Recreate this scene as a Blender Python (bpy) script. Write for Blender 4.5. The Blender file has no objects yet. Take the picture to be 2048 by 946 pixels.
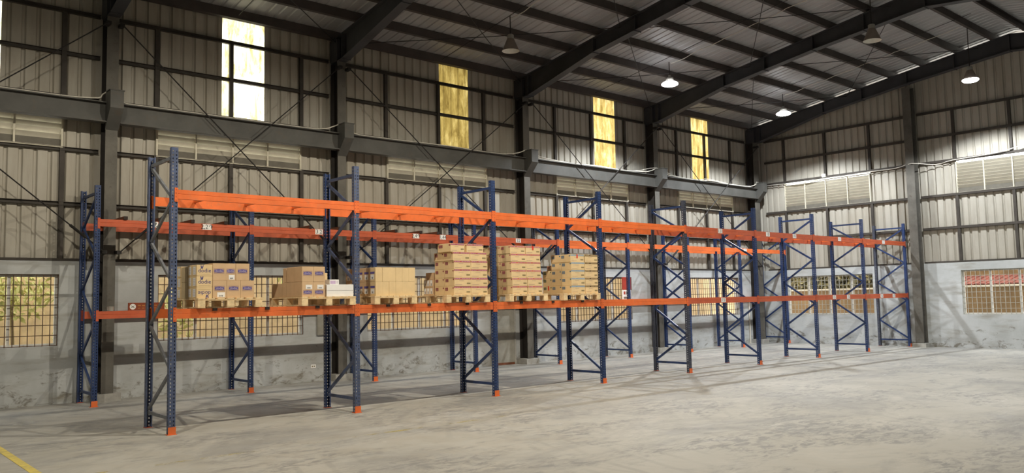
import bpy, math, random
from mathutils import Vector, Matrix
random.seed(7)
SC = bpy.context.scene
COL = SC.collection

# ------------------------------------------------------------------ camera
cam_d = bpy.data.cameras.new('camera')
cam = bpy.data.objects.new('camera', cam_d)
COL.objects.link(cam)
cam_d.sensor_width = 36.0
cam_d.lens = 28.854
cam_d.clip_end = 300
_r = Vector((0.7545564, -0.6559187, -0.0203800))
_u = Vector((-0.0358890, -0.0722556, 0.9967402))
_f = Vector((0.6552531, 0.7513653, 0.0780612))
cam.matrix_world = Matrix(((_r.x, _u.x, -_f.x, -3.7892), (_r.y, _u.y, -_f.y, -11.2692),
                           (_r.z, _u.z, -_f.z, 1.6682), (0, 0, 0, 1)))
SC.camera = cam

# ------------------------------------------------------------------ world, exposure
vs = SC.view_settings
vs.view_transform = 'Standard'
vs.look = 'None'
vs.gamma = 1.0
vs.use_curve_mapping = False
vs.exposure = 0.14
world = bpy.data.worlds.new('sky_world')
SC.world = world
world.use_nodes = True
wn = world.node_tree
wn.nodes.clear()
wo = wn.nodes.new('ShaderNodeOutputWorld')
wb = wn.nodes.new('ShaderNodeBackground')
ws = wn.nodes.new('ShaderNodeTexSky')
ws.sky_type = 'NISHITA'
ws.sun_disc = False
ws.sun_elevation = math.radians(48)
ws.sun_rotation = math.radians(200)
ws.dust_density = 4.0
ws.air_density = 1.2
wmix = wn.nodes.new('ShaderNodeMix')
wmix.data_type = 'RGBA'
wmix.inputs[0].default_value = 0.6
wmix.inputs[7].default_value = (6.2, 6.0, 5.4, 1)      # bright haze
wn.links.new(ws.outputs[0], wmix.inputs[6])
wn.links.new(wmix.outputs[2], wb.inputs[0])
wb.inputs[1].default_value = 1.0
wn.links.new(wb.outputs[0], wo.inputs[0])
SC.cycles.use_denoising = True
SC.cycles.max_bounces = 7
SC.cycles.diffuse_bounces = 5
SC.cycles.glossy_bounces = 3
SC.cycles.transparent_max_bounces = 8
SC.cycles.sample_clamp_indirect = 6.0
SC.cycles.caustics_reflective = False
SC.cycles.caustics_refractive = False

LED_POWER = 1150.0        # lit lamps at the far end (cool)
WARM_POWER = 900.0       # lit lamps over the near half (warm)
LED_COL = (0.93, 0.97, 1.0)
WARM_COL = (1.0, 0.91, 0.745)

# ------------------------------------------------------------------ materials
MATS = {}
def nodes_of(name, rough=0.7, metal=0.0, spec=0.3):
    m = bpy.data.materials.new(name)
    m.use_nodes = True
    nt = m.node_tree
    b = nt.nodes['Principled BSDF']
    b.inputs['Roughness'].default_value = rough
    b.inputs['Metallic'].default_value = metal
    b.inputs['Specular IOR Level'].default_value = spec
    MATS[name] = m
    return m, nt, b

def N(nt, t, **kw):
    n = nt.nodes.new(t)
    for k, v in kw.items():
        if k.startswith('i_'):
            n.inputs[k[2:].replace('_', ' ')].default_value = v
        else:
            setattr(n, k, v)
    return n

def ramp(nt, fac, stops):
    r = nt.nodes.new('ShaderNodeValToRGB')
    e = r.color_ramp.elements
    while len(e) < len(stops):
        e.new(0.5)
    for i, (p, c) in enumerate(stops):
        e[i].position = p
        e[i].color = c if len(c) == 4 else (*c, 1)
    nt.links.new(fac, r.inputs[0])
    return r.outputs[0]

def mixc(nt, fac, a, b, mode='MIX'):
    m = nt.nodes.new('ShaderNodeMix')
    m.data_type = 'RGBA'
    m.blend_type = mode
    for sock, v in ((m.inputs[0], fac), (m.inputs[6], a), (m.inputs[7], b)):
        if isinstance(v, (int, float)):
            sock.default_value = v
        elif isinstance(v, tuple):
            sock.default_value = v if len(v) == 4 else (*v, 1)
        else:
            nt.links.new(v, sock)
    return m.outputs[2]

def coords(nt, scale=(1, 1, 1), kind='Object'):
    t = nt.nodes.new('ShaderNodeTexCoord')
    mp = nt.nodes.new('ShaderNodeMapping')
    mp.inputs['Scale'].default_value = scale
    if kind == 'World':
        g = nt.nodes.new('ShaderNodeNewGeometry')
        nt.links.new(g.outputs['Position'], mp.inputs[0])
    else:
        nt.links.new(t.outputs[kind], mp.inputs[0])
    return mp.outputs[0]

def noise(nt, vec, scale, detail=5, rough=0.6, dist=0.0):
    n = nt.nodes.new('ShaderNodeTexNoise')
    n.inputs['Scale'].default_value = scale
    n.inputs['Detail'].default_value = detail
    n.inputs['Roughness'].default_value = rough
    n.inputs['Distortion'].default_value = dist
    nt.links.new(vec, n.inputs['Vector'])
    return n.outputs[0]

def bump(nt, b, h, strength=0.3, dist=0.02):
    n = nt.nodes.new('ShaderNodeBump')
    n.inputs['Strength'].default_value = strength
    n.inputs['Distance'].default_value = dist
    nt.links.new(h, n.inputs['Height'])
    nt.links.new(n.outputs[0], b.inputs['Normal'])

def plain(name, col, rough=0.7, metal=0.0, spec=0.3, var=0.12, scale=6.0, dirt=None):
    """painted / plain surface with a little patchy variation"""
    m, nt, b = nodes_of(name, rough, metal, spec)
    v = coords(nt, kind='World')
    f = noise(nt, v, scale, 4)
    lo = tuple(c * (1 - var) for c in col)
    hi = tuple(min(1, c * (1 + var)) for c in col)
    c = ramp(nt, f, [(0.3, lo), (0.7, hi)])
    if dirt:
        f2 = noise(nt, v, scale * 2.7, 6, 0.7)
        k = ramp(nt, f2, [(0.56, (0, 0, 0)), (0.72, (1, 1, 1))])
        c = mixc(nt, k, c, dirt)
    nt.links.new(c, b.inputs['Base Color'])
    return m

# corrugated wall siding, dull off-white with dusty streaks
m, nt, b = nodes_of('siding', 0.55, 0.0, 0.35)
v = coords(nt, (1, 1, 0.16), 'World')
f1 = noise(nt, v, 3.0, 6, 0.65)
f2 = noise(nt, coords(nt, kind='World'), 0.8, 4)
c = ramp(nt, f1, [(0.22, (0.25, 0.23, 0.19)), (0.5, (0.39, 0.37, 0.32)), (0.8, (0.46, 0.44, 0.395))])
c = mixc(nt, ramp(nt, f2, [(0.35, (0, 0, 0)), (0.75, (0.5, 0.5, 0.5))]), c, (0.31, 0.27, 0.205))
nt.links.new(c, b.inputs['Base Color'])

# roof sheets, dull galvanised
m, nt, b = nodes_of('roof_sheet', 0.5, 0.25, 0.4)
v = coords(nt, (1, 0.25, 1), 'World')
f1 = noise(nt, v, 2.5, 5)
c = ramp(nt, f1, [(0.3, (0.30, 0.30, 0.305)), (0.7, (0.40, 0.40, 0.405))])
nt.links.new(c, b.inputs['Base Color'])

# painted concrete wall: pale grey with peeled and stained patches
m, nt, b = nodes_of('wall_paint', 0.85, 0.0, 0.2)
v = coords(nt, kind='World')
f1 = noise(nt, v, 1.1, 6, 0.6)
c = ramp(nt, f1, [(0.3, (0.37, 0.385, 0.38)), (0.7, (0.52, 0.54, 0.545))])
vs_ = coords(nt, (1, 1, 1.8), 'World')
f2 = noise(nt, vs_, 3.4, 8, 0.72, 0.6)
g = nt.nodes.new('ShaderNodeNewGeometry')
sx = nt.nodes.new('ShaderNodeSeparateXYZ')
nt.links.new(g.outputs['Position'], sx.inputs[0])
mr = N(nt, 'ShaderNodeMapRange')
mr.inputs[1].default_value = 0.0
mr.inputs[2].default_value = 1.1
mr.inputs[3].default_value = 0.16
mr.inputs[4].default_value = 0.0
nt.links.new(sx.outputs[2], mr.inputs[0])
ad = N(nt, 'ShaderNodeMath', operation='ADD')
nt.links.new(f2, ad.inputs[0])
nt.links.new(mr.outputs[0], ad.inputs[1])
k = ramp(nt, ad.outputs[0], [(0.66, (0, 0, 0)), (0.76, (1, 1, 1))])
c = mixc(nt, k, c, (0.20, 0.19, 0.165))
f3 = noise(nt, coords(nt, (0.6, 0.6, 2.6), 'World'), 1.6, 5, 0.6)
c = mixc(nt, ramp(nt, f3, [(0.50, (0, 0, 0)), (0.70, (0.7, 0.7, 0.7))]), c, (0.27, 0.255, 0.215))
nt.links.new(c, b.inputs['Base Color'])
bump(nt, b, k, 0.25, 0.01)

# concrete floor: dusty slab with scuffs, pale scrapes and turning tyre marks
m, nt, b = nodes_of('floor_concrete', 0.62, 0.0, 0.35)
v = coords(nt, kind='World')
f1 = noise(nt, v, 0.55, 6, 0.6)
c = ramp(nt, f1, [(0.3, (0.325, 0.31, 0.27)), (0.7, (0.43, 0.415, 0.375))])
f2 = noise(nt, v, 2.6, 8, 0.68, 0.4)
c = mixc(nt, ramp(nt, f2, [(0.42, (0, 0, 0)), (0.62, (0.55, 0.55, 0.55))]), c, (0.40, 0.395, 0.37))
# dark scuffed patches
f3 = noise(nt, coords(nt, (0.8, 1.4, 1), 'World'), 0.75, 7, 0.68, 0.9)
k3 = ramp(nt, f3, [(0.46, (0, 0, 0)), (0.58, (0.85, 0.85, 0.85))])
f3b = noise(nt, coords(nt, (1.0, 2.2, 1), 'World'), 4.5, 6, 0.7, 0.8)
k3b = ramp(nt, f3b, [(0.45, (0, 0, 0)), (0.58, (1, 1, 1))])
k3m = mixc(nt, 1.0, k3, k3b, 'MULTIPLY')
c = mixc(nt, k3m, c, (0.205, 0.205, 0.20))
f6 = noise(nt, coords(nt, (0.7, 1.2, 1), 'World'), 0.42, 8, 0.74, 0.7)
c = mixc(nt, ramp(nt, f6, [(0.48, (0, 0, 0)), (0.60, (0.62, 0.62, 0.62))]), c, (0.235, 0.235, 0.228))
# tyre arcs
for (cx, cy, sc, dens, off) in ((9.5, -7.5, 0.8, 0.56, 0.0), (5.6, -5.2, 0.9, 0.60, 3.0)):
    mp = N(nt, 'ShaderNodeMapping')
    mp.inputs['Location'].default_value = (-cx, -cy, 0)
    gg = nt.nodes.new('ShaderNodeNewGeometry')
    nt.links.new(gg.outputs['Position'], mp.inputs[0])
    w = N(nt, 'ShaderNodeTexWave', wave_type='RINGS', rings_direction='Z')
    w.inputs['Scale'].default_value = sc
    w.inputs['Distortion'].default_value = 2.2
    w.inputs['Detail'].default_value = 3
    w.inputs['Detail Scale'].default_value = 0.6
    nt.links.new(mp.outputs[0], w.inputs['Vector'])
    kw = ramp(nt, w.outputs['Fac'], [(0.84, (0, 0, 0)), (0.97, (1, 1, 1))])
    mo = N(nt, 'ShaderNodeMapping')
    mo.inputs['Location'].default_value = (off, off, 0)
    nt.links.new(v, mo.inputs[0])
    km = ramp(nt, noise(nt, mo.outputs[0], 0.45, 3), [(dens - 0.05, (0, 0, 0)), (dens + 0.1, (0.35, 0.35, 0.35))])
    c = mixc(nt, mixc(nt, 1.0, kw, km, 'MULTIPLY'), c, (0.23, 0.225, 0.21))
# pale scrapes
f5 = noise(nt, coords(nt, (0.9, 2.6, 1), 'World'), 1.3, 8, 0.75, 1.2)
c = mixc(nt, ramp(nt, f5, [(0.62, (0, 0, 0)), (0.70, (0.8, 0.8, 0.8))]), c, (0.52, 0.515, 0.49))
nt.links.new(c, b.inputs['Base Color'])
rr = ramp(nt, f2, [(0.3, (0.5, 0.5, 0.5)), (0.7, (0.75, 0.75, 0.75))])
nt.links.new(rr, b.inputs['Roughness'])
bump(nt, b, f2, 0.12, 0.01)

# worn yellow paint lines (paint flaked away in places)
m, nt, b = nodes_of('floor_line_paint', 0.7)
v = coords(nt, kind='World')
f = noise(nt, v, 7.0, 6, 0.7)
c = ramp(nt, f, [(0.35, (0.42, 0.35, 0.13)), (0.6, (0.62, 0.50, 0.12))])
nt.links.new(c, b.inputs['Base Color'])
b.inputs['Alpha'].default_value = 1.0
m, nt, b = nodes_of('floor_line_worn', 0.7)
v = coords(nt, kind='World')
f = noise(nt, v, 1.7, 6, 0.75)
nt.links.new(ramp(nt, f, [(0.52, (0, 0, 0)), (0.72, (0.65, 0.65, 0.65))]), b.inputs['Alpha'])
b.inputs['Base Color'].default_value = (0.58, 0.48, 0.16, 1)

plain('steel_column_dark', (0.030, 0.026, 0.023), 0.7, 0.0, 0.25)  # darker tone for column webs and inner faces
plain('steel_column', (0.105, 0.098, 0.084), 0.6, 0.0, 0.35, 0.25, 3.0, (0.07, 0.058, 0.045))
plain('steel_rafter', (0.050, 0.050, 0.055), 0.55, 0.0, 0.35, 0.2, 2.0)
plain('steel_purlin', (0.060, 0.050, 0.046), 0.65, 0.0, 0.3, 0.2, 2.0)
plain('steel_girt', (0.052, 0.045, 0.038), 0.65, 0.0, 0.3, 0.25, 3.0)
plain('crane_steel', (0.075, 0.074, 0.068), 0.6, 0.0, 0.35, 0.22, 2.2, (0.09, 0.075, 0.06))
plain('rod_steel', (0.018, 0.016, 0.015), 0.6)
plain('plinth', (0.36, 0.35, 0.32), 0.85, var=0.2)
plain('rack_blue', (0.020, 0.042, 0.125), 0.42, 0.0, 0.45, 0.18, 9.0, (0.035, 0.05, 0.09))
plain('rack_blue_faded', (0.065, 0.088, 0.165), 0.45, 0.0, 0.45, 0.25, 9.0, (0.19, 0.18, 0.18))
plain('rack_blue_dull', (0.05, 0.058, 0.085), 0.5, 0.0, 0.4, 0.3, 12.0, (0.11, 0.095, 0.08))
plain('rack_orange', (0.74, 0.16, 0.04), 0.45, 0.0, 0.4, 0.14, 4.0, (0.60, 0.18, 0.075))
plain('rack_orange_dim', (0.52, 0.105, 0.042), 0.5, 0.0, 0.4, 0.15, 4.0, (0.38, 0.10, 0.05))  # darker orange: lower light on some bays painted into the colour
plain('brace_grey', (0.17, 0.18, 0.20), 0.5, 0.2, 0.4, 0.2, 9.0)
plain('dark_bar', (0.030, 0.020, 0.016), 0.7)
plain('timber_bar', (0.17, 0.065, 0.035), 0.75, var=0.25)
plain('rust_bar', (0.115, 0.070, 0.045), 0.8, var=0.25, scale=20)
plain('grey_bar', (0.34, 0.33, 0.28), 0.7, var=0.2, scale=20)
plain('alu_frame', (0.60, 0.59, 0.55), 0.5, 0.3)
plain('louver_white', (0.47, 0.445, 0.37), 0.55, var=0.08)
plain('louver_frame', (0.56, 0.53, 0.43), 0.6)
plain('louver_plate', (0.13, 0.12, 0.10), 0.7)
plain('cable_white', (0.60, 0.57, 0.50), 0.6)
plain('lamp_alu', (0.42, 0.40, 0.36), 0.4, 0.5, 0.5)
plain('lamp_cone', (0.27, 0.225, 0.19), 0.45, 0.2, 0.5)
plain('lamp_inside', (0.72, 0.71, 0.66), 0.3, 0.1)
plain('lamp_white', (0.75, 0.75, 0.76), 0.4)
plain('pallet_wood', (0.68, 0.49, 0.27), 0.8, var=0.25, scale=14)
plain('pallet_wood_pale', (0.78, 0.60, 0.35), 0.8, var=0.2, scale=14)
plain('carton', (0.60, 0.415, 0.245), 0.8, var=0.07, scale=5)
plain('carton_yellow', (0.72, 0.54, 0.30), 0.8, var=0.07, scale=5)
plain('carton_grey', (0.52, 0.41, 0.25), 0.8, var=0.07, scale=5)
plain('carton_white', (0.80, 0.80, 0.79), 0.6, var=0.04)
plain('paper_white', (0.82, 0.81, 0.79), 0.6, var=0.03)
plain('ink_navy', (0.035, 0.038, 0.20), 0.6)
plain('ink_purple', (0.105, 0.085, 0.30), 0.6)
plain('ink_lilac', (0.50, 0.38, 0.55), 0.6)
plain('ink_pale', (0.50, 0.44, 0.52), 0.6)
plain('ink_rim', (0.40, 0.27, 0.22), 0.7)
plain('ink_grey', (0.20, 0.17, 0.13), 0.7)
plain('ink_olive', (0.17, 0.135, 0.055), 0.7)
plain('ink_wine', (0.42, 0.105, 0.115), 0.6)
plain('ink_wine_dark', (0.27, 0.055, 0.065), 0.6)
plain('ink_red', (0.55, 0.16, 0.115), 0.6)
plain('ink_blue', (0.26, 0.38, 0.42), 0.6)
plain('ink_blue_dark', (0.10, 0.19, 0.26), 0.6)
plain('ink_brown', (0.13, 0.085, 0.04), 0.6)
plain('ink_green', (0.12, 0.17, 0.09), 0.6)
plain('tape_red', (0.72, 0.035, 0.02), 0.4)
plain('ink_black', (0.015, 0.015, 0.015), 0.6)
plain('sign_red', (0.40, 0.05, 0.03), 0.6)
plain('sign_maroon', (0.24, 0.055, 0.022), 0.6)
plain('sign_gold', (0.42, 0.16, 0.04), 0.6)
plain('panel_board', (0.30, 0.29, 0.25), 0.8)
plain('outside_ground', (0.42, 0.38, 0.30), 0.9)
plain('fence_board', (0.80, 0.61, 0.37), 0.85, var=0.2, scale=3)
plain('fence_gap', (0.32, 0.21, 0.11), 0.9)
plain('compound_wall', (0.25, 0.165, 0.085), 0.9, var=0.2, scale=1.5)
plain('coping', (0.80, 0.72, 0.58), 0.8)
plain('stem_bark', (0.25, 0.19, 0.09), 0.9)
plain('bamboo', (0.42, 0.36, 0.14), 0.8, var=0.3)
plain('shed_board', (0.20, 0.135, 0.065), 0.9, var=0.35, scale=2)
plain('roof_red', (0.17, 0.055, 0.042), 0.7, var=0.35, scale=3)
plain('opposite_wall', (0.40, 0.385, 0.35), 0.8)

for nm, a_, b_ in (('leaf_green', (0.36, 0.36, 0.10), (0.66, 0.62, 0.24)), ('leaf_olive', (0.12, 0.11, 0.05), (0.27, 0.23, 0.11)), ('leaf_red', (0.50, 0.09, 0.06), (0.70, 0.25, 0.17))):
    m, nt, b = nodes_of(nm, 0.6)
    f = noise(nt, coords(nt, kind='World'), 6.0, 3)
    nt.links.new(ramp(nt, f, [(0.35, a_), (0.65, b_)]), b.inputs['Base Color'])
    b.inputs['Transmission Weight'].default_value = 0.0

# thin window glass
m = bpy.data.materials.new('glass'); m.use_nodes = True; nt = m.node_tree; nt.nodes.clear()
o_ = nt.nodes.new('ShaderNodeOutputMaterial'); tr = nt.nodes.new('ShaderNodeBsdfTransparent')
tr.inputs[0].default_value = (0.93, 0.93, 0.90, 1)
gl = nt.nodes.new('ShaderNodeBsdfGlossy'); gl.inputs['Roughness'].default_value = 0.08
mx = nt.nodes.new('ShaderNodeMixShader'); mx.inputs[0].default_value = 0.06
nt.links.new(tr.outputs[0], mx.inputs[1]); nt.links.new(gl.outputs[0], mx.inputs[2]); nt.links.new(mx.outputs[0], o_.inputs[0])
MATS['glass'] = m

# translucent wall panels, three ages of yellowing
def translucent(name, a_, b_, c_, lo=0.35, hi=0.7):
    m = bpy.data.materials.new(name); m.use_nodes = True; nt = m.node_tree; nt.nodes.clear()
    o = nt.nodes.new('ShaderNodeOutputMaterial')
    t = nt.nodes.new('ShaderNodeBsdfTranslucent')
    d = nt.nodes.new('ShaderNodeBsdfDiffuse')
    mx = nt.nodes.new('ShaderNodeMixShader'); mx.inputs[0].default_value = 0.18
    f = noise(nt, coords(nt, (2.2, 1, 0.7), 'World'), 2.4, 7, 0.7, 0.5)
    c = ramp(nt, f, [(lo, a_), ((lo + hi) / 2, b_), (hi, c_)])
    nt.links.new(c, t.inputs[0]); nt.links.new(c, d.inputs[0])
    nt.links.new(t.outputs[0], mx.inputs[1]); nt.links.new(d.outputs[0], mx.inputs[2]); nt.links.new(mx.outputs[0], o.inputs[0])
    MATS[name] = m
translucent('skylight_clear', (0.26, 0.20, 0.05), (0.55, 0.49, 0.26), (0.80, 0.78, 0.66), 0.30, 0.56)
translucent('skylight_brown', (0.10, 0.066, 0.016), (0.20, 0.145, 0.042), (0.33, 0.26, 0.10))
translucent('skylight_yellow', (0.26, 0.18, 0.05), (0.44, 0.33, 0.12), (0.70, 0.60, 0.34))

def emissive(name, col, strength):
    m = bpy.data.materials.new(name); m.use_nodes = True; nt = m.node_tree; nt.nodes.clear()
    o = nt.nodes.new('ShaderNodeOutputMaterial'); e = nt.nodes.new('ShaderNodeEmission')
    e.inputs[0].default_value = (*col, 1); e.inputs[1].default_value = strength
    nt.links.new(e.outputs[0], o.inputs[0]); MATS[name] = m
emissive('lamp_lens_cool', (0.96, 0.98, 1.0), 14)
emissive('lamp_lens_warm', (1.0, 0.92, 0.78), 14)

# ------------------------------------------------------------------ mesh helpers
class MB:
    def __init__(s):
        s.v = []; s.f = []; s.m = []
    def quad(s, pts, mi=0):
        k = len(s.v); s.v += [tuple(p) for p in pts]; s.f.append(tuple(range(k, k + len(pts)))); s.m.append(mi); return s
    def box(s, x0, x1, y0, y1, z0, z1, mi=0):
        k = len(s.v)
        s.v += [(x, y, z) for z in (z0, z1) for y in (y0, y1) for x in (x0, x1)]
        for f in ((0, 2, 3, 1), (4, 5, 7, 6), (0, 1, 5, 4), (2, 6, 7, 3), (0, 4, 6, 2), (1, 3, 7, 5)):
            s.f.append(tuple(k + i for i in f)); s.m.append(mi)
        return s
    def bar(s, a, b, w, h, up=(0, 0, 1), mi=0):
        a = Vector(a); b = Vector(b); d = (b - a).normalized(); u = Vector(up)
        r = d.cross(u)
        if r.length < 1e-4:
            r = d.cross(Vector((1, 0, 0)))
        r.normalize(); u = r.cross(d).normalized()
        k = len(s.v)
        for q in (a, b):
            for sx, sy in ((-1, -1), (1, -1), (1, 1), (-1, 1)):
                s.v.append(tuple(q + r * (sx * w / 2) + u * (sy * h / 2)))
        for f in ((3, 2, 1, 0), (4, 5, 6, 7), (0, 1, 5, 4), (1, 2, 6, 5), (2, 3, 7, 6), (3, 0, 4, 7)):
            s.f.append(tuple(k + i for i in f)); s.m.append(mi)
        return s
    def tube(s, pts, r, n=6, mi=0):
        pts = [Vector(p) for p in pts]; rings = []
        for i, p in enumerate(pts):
            d = (pts[min(i + 1, len(pts) - 1)] - pts[max(i - 1, 0)]).normalized()
            a = d.cross(Vector((0, 0, 1)))
            if a.length < 1e-3:
                a = Vector((1, 0, 0))
            a.normalize(); c = a.cross(d)
            k = len(s.v)
            for j in range(n):
                t = 2 * math.pi * j / n
                s.v.append(tuple(p + a * (r * math.cos(t)) + c * (r * math.sin(t))))
            rings.append(k)
        for k0, k1 in zip(rings, rings[1:]):
            for j in range(n):
                s.f.append((k0 + j, k0 + (j + 1) % n, k1 + (j + 1) % n, k1 + j)); s.m.append(mi)
        s.f.append(tuple(rings[0] + j for j in reversed(range(n)))); s.m.append(mi)
        s.f.append(tuple(rings[-1] + j for j in range(n))); s.m.append(mi)
        return s
    def prism(s, poly, axis, a, b, mi=0):
        """extrude a 2D polygon along axis 'x' (poly in y,z), 'y' (x,z) or 'z' (x,y)"""
        n = len(poly); k = len(s.v)
        for t in (a, b):
            for p, q in poly:
                s.v.append({'x': (t, p, q), 'y': (p, t, q), 'z': (p, q, t)}[axis])
        s.f.append(tuple(k + i for i in range(n))); s.m.append(mi)
        s.f.append(tuple(k + n + i for i in reversed(range(n)))); s.m.append(mi)
        for i in range(n):
            j = (i + 1) % n
            s.f.append((k + j, k + i, k + n + i, k + n + j)); s.m.append(mi)
        return s
    def lathe(s, prof, n=24, mi=0, cx=0, cy=0, closed=False):
        rings = []
        for r, z in prof:
            k = len(s.v)
            for j in range(n):
                t = 2 * math.pi * j / n
                s.v.append((cx + r * math.cos(t), cy + r * math.sin(t), z))
            rings.append(k)
        for k0, k1 in zip(rings, rings[1:]):
            for j in range(n):
                s.f.append((k0 + j, k0 + (j + 1) % n, k1 + (j + 1) % n, k1 + j)); s.m.append(mi)
        if closed:
            s.f.append(tuple(rings[0] + j for j in reversed(range(n)))); s.m.append(mi)
            s.f.append(tuple(rings[-1] + j for j in range(n))); s.m.append(mi)
        return s
    def text(s, body, size, origin, right, up, mi=0, rot180=False):
        """flat lettering centred on origin in the plane (right, up)"""
        tv, tf = text_geo(body)
        o = Vector(origin); r = Vector(right); u = Vector(up); g = -1 if rot180 else 1
        k = len(s.v)
        for x, y in tv:
            s.v.append(tuple(o + r * (x * size * g) + u * (y * size * g)))
        for f in tf:
            s.f.append(tuple(k + i for i in f)); s.m.append(mi)
        return s
    def mesh(s, name, mats, smooth=False):
        me = bpy.data.meshes.new(name)
        me.from_pydata(s.v, [], s.f)
        for mm in (mats if isinstance(mats, (list, tuple)) else [mats]):
            me.materials.append(MATS[mm])
        me.polygons.foreach_set('material_index', s.m)
        if smooth:
            me.polygons.foreach_set('use_smooth', [True] * len(s.f))
        me.update()
        return me
    def obj(s, name, mats, parent=None, loc=None, smooth=False):
        return put(name, s.mesh(name, mats, smooth), parent, loc)

_TXT = {}
def text_geo(body):
    if body not in _TXT:
        cu = bpy.data.curves.new('lettering', 'FONT')
        cu.body = body; cu.align_x = 'CENTER'; cu.align_y = 'CENTER'; cu.resolution_u = 2
        ob = bpy.data.objects.new('lettering', cu)
        COL.objects.link(ob)
        dg = bpy.context.evaluated_depsgraph_get()
        me = bpy.data.meshes.new_from_object(ob.evaluated_get(dg))
        _TXT[body] = ([(v.co.x, v.co.y) for v in me.vertices], [tuple(p.vertices) for p in me.polygons])
        bpy.data.objects.remove(ob); bpy.data.curves.remove(cu); bpy.data.meshes.remove(me)
    return _TXT[body]

def put(name, me, parent=None, loc=None, rot=None):
    o = bpy.data.objects.new(name, me)
    COL.objects.link(o)
    if parent is not None:
        o.parent = parent
    if loc is not None:
        o.location = loc
    if rot is not None:
        o.rotation_euler = rot
    return o

def empty(name, loc=(0, 0, 0), parent=None, rot=None):
    o = put(name, None, parent, loc, rot)
    o.empty_display_size = 0.2
    return o

def tag(o, label, cat, group=None, kind=None):
    o['label'] = label; o['category'] = cat
    if group: o['group'] = group
    if kind: o['kind'] = kind
    return o

def struct(o):
    o['kind'] = 'structure'
    return o

ORD = ['first', 'second', 'third', 'fourth', 'fifth', 'sixth', 'seventh', 'eighth', 'ninth']

# ------------------------------------------------------------------ dimensions
YW = 5.25            # inner face of left wall
XB = 22.5            # inner face of back wall
YR = -3.4            # ridge
YE = 2 * YR - YW     # mirror line of the eave
YO = -14.6           # opposite wall, behind the viewer
XN = -11.0           # near end wall
HC = 2.55            # top of masonry
SL = 0.150           # roof slope
RZ0 = 7.66
def rtop(y):         # top of rafter
    return RZ0 + SL * (YW - y if y >= YR else y - YE)
COLX = [-4.9, 0.52, 5.33, 10.92, 16.4, 22.02]
# per bay: louvre left edge, skylight left edge, window x range
BAYS = [(-3.28, -2.15, (-3.27, -0.23)), (1.44, 2.745, (1.49, 4.55)), (6.74, 8.33, (6.15, 9.2)),
        (12.35, 14.02, (12.38, 15.42)), (17.93, 18.80, (18.15, 21.10))]
POSTS = [(-3.26, -1.75, -0.22), (1.43, 2.93, 4.52), (6.72, 8.27, 9.74), (12.35, 13.85, 15.35), (17.92, 19.45, 20.95)]
LZ0, LZ1 = 4.65, 5.56

# ------------------------------------------------------------------ floor
fl = MB().box(XN - 0.3, XB + 0.2, YO - 0.2, YW + 0.2, -0.2, 0.0).obj('floor', 'floor_concrete')
struct(fl)
o = MB().box(-1.91, -1.82, -6.0, 3.2, 0.0005, 0.003).obj('floor_line', 'floor_line_paint')
tag(o, 'yellow painted line crossing the concrete floor at the lower left corner', 'floor marking')
o = MB().box(-1.6, 4.2, -2.08, -2.0, 0.0005, 0.0025).obj('floor_line', 'floor_line_worn')
tag(o, 'faint worn yellow line on the floor in front of the loaded rack', 'floor marking')

# ------------------------------------------------------------------ masonry walls with window openings
def pierced_wall(name, us, openings, z0, z1, mapf, mat):
    """connected slab: u along the wall, t = 0 inner / 1 outer face"""
    cuts = sorted(set([us[0], us[1]] + [x for o in openings for x in o[:2]]))
    zc = sorted(set([z0, z1] + [z for o in openings for z in o[2:]]))
    solid = {}
    for i in range(len(cuts) - 1):
        for j in range(len(zc) - 1):
            cu, cz = (cuts[i] + cuts[i + 1]) / 2, (zc[j] + zc[j + 1]) / 2
            solid[i, j] = not any(o[0] < cu < o[1] and o[2] < cz < o[3] for o in openings)
    idx = {}; mb = MB()
    def vid(i, j, t):
        if (i, j, t) not in idx:
            idx[i, j, t] = len(mb.v); mb.v.append(mapf(cuts[i], t, zc[j]))
        return idx[i, j, t]
    for (i, j), ok in solid.items():
        if not ok:
            continue
        mb.f.append((vid(i, j, 0), vid(i + 1, j, 0), vid(i + 1, j + 1, 0), vid(i, j + 1, 0))); mb.m.append(0)
        mb.f.append((vid(i, j, 1), vid(i, j + 1, 1), vid(i + 1, j + 1, 1), vid(i + 1, j, 1))); mb.m.append(0)
        for di, dj, e in ((-1, 0, ((i, j), (i, j + 1))), (1, 0, ((i + 1, j + 1), (i + 1, j))), (0, -1, ((i + 1, j), (i, j))), (0, 1, ((i, j + 1), (i + 1, j + 1)))):
            if not solid.get((i + di, j + dj), False):
                (a, b), (c, d) = e
                mb.f.append((vid(a, b, 0), vid(c, d, 0), vid(c, d, 1), vid(a, b, 1))); mb.m.append(0)
    return mb.obj(name, mat)

WZ0, WZ1 = 1.03, 2.31
wl = pierced_wall('wall_left', (XN, XB + 0.2), [(*b_[2], WZ0, WZ1) for b_ in BAYS], 0, HC,
                  lambda u, t, z: (u, YW + 0.2 * t, z), 'wall_paint')
struct(wl)
BWIN = [(1.14, 4.21), (-4.6, -1.54)]
wb_ = pierced_wall('wall_back', (YO - 0.2, YW), [(*b_, 0.99, 2.31) for b_ in BWIN], 0, HC,
                   lambda u, t, z: (XB + 0.2 * t, u, z), 'wall_paint')
struct(wb_)
# walls behind and beside the photographer
mb = MB().box(XN, XB + 0.2, YO - 0.2, YO, 0, rtop(YO) + 0.2)
struct(mb.obj('wall_right', 'opposite_wall'))
mb = MB().prism([(YO - 0.2, 0), (YW + 0.2, 0), (YW + 0.2, rtop(YW) + 0.15), (YR, rtop(YR) + 0.15), (YO - 0.2, rtop(YO) + 0.15)], 'x', XN - 0.2, XN)
struct(mb.obj('wall_front', 'opposite_wall'))

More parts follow.
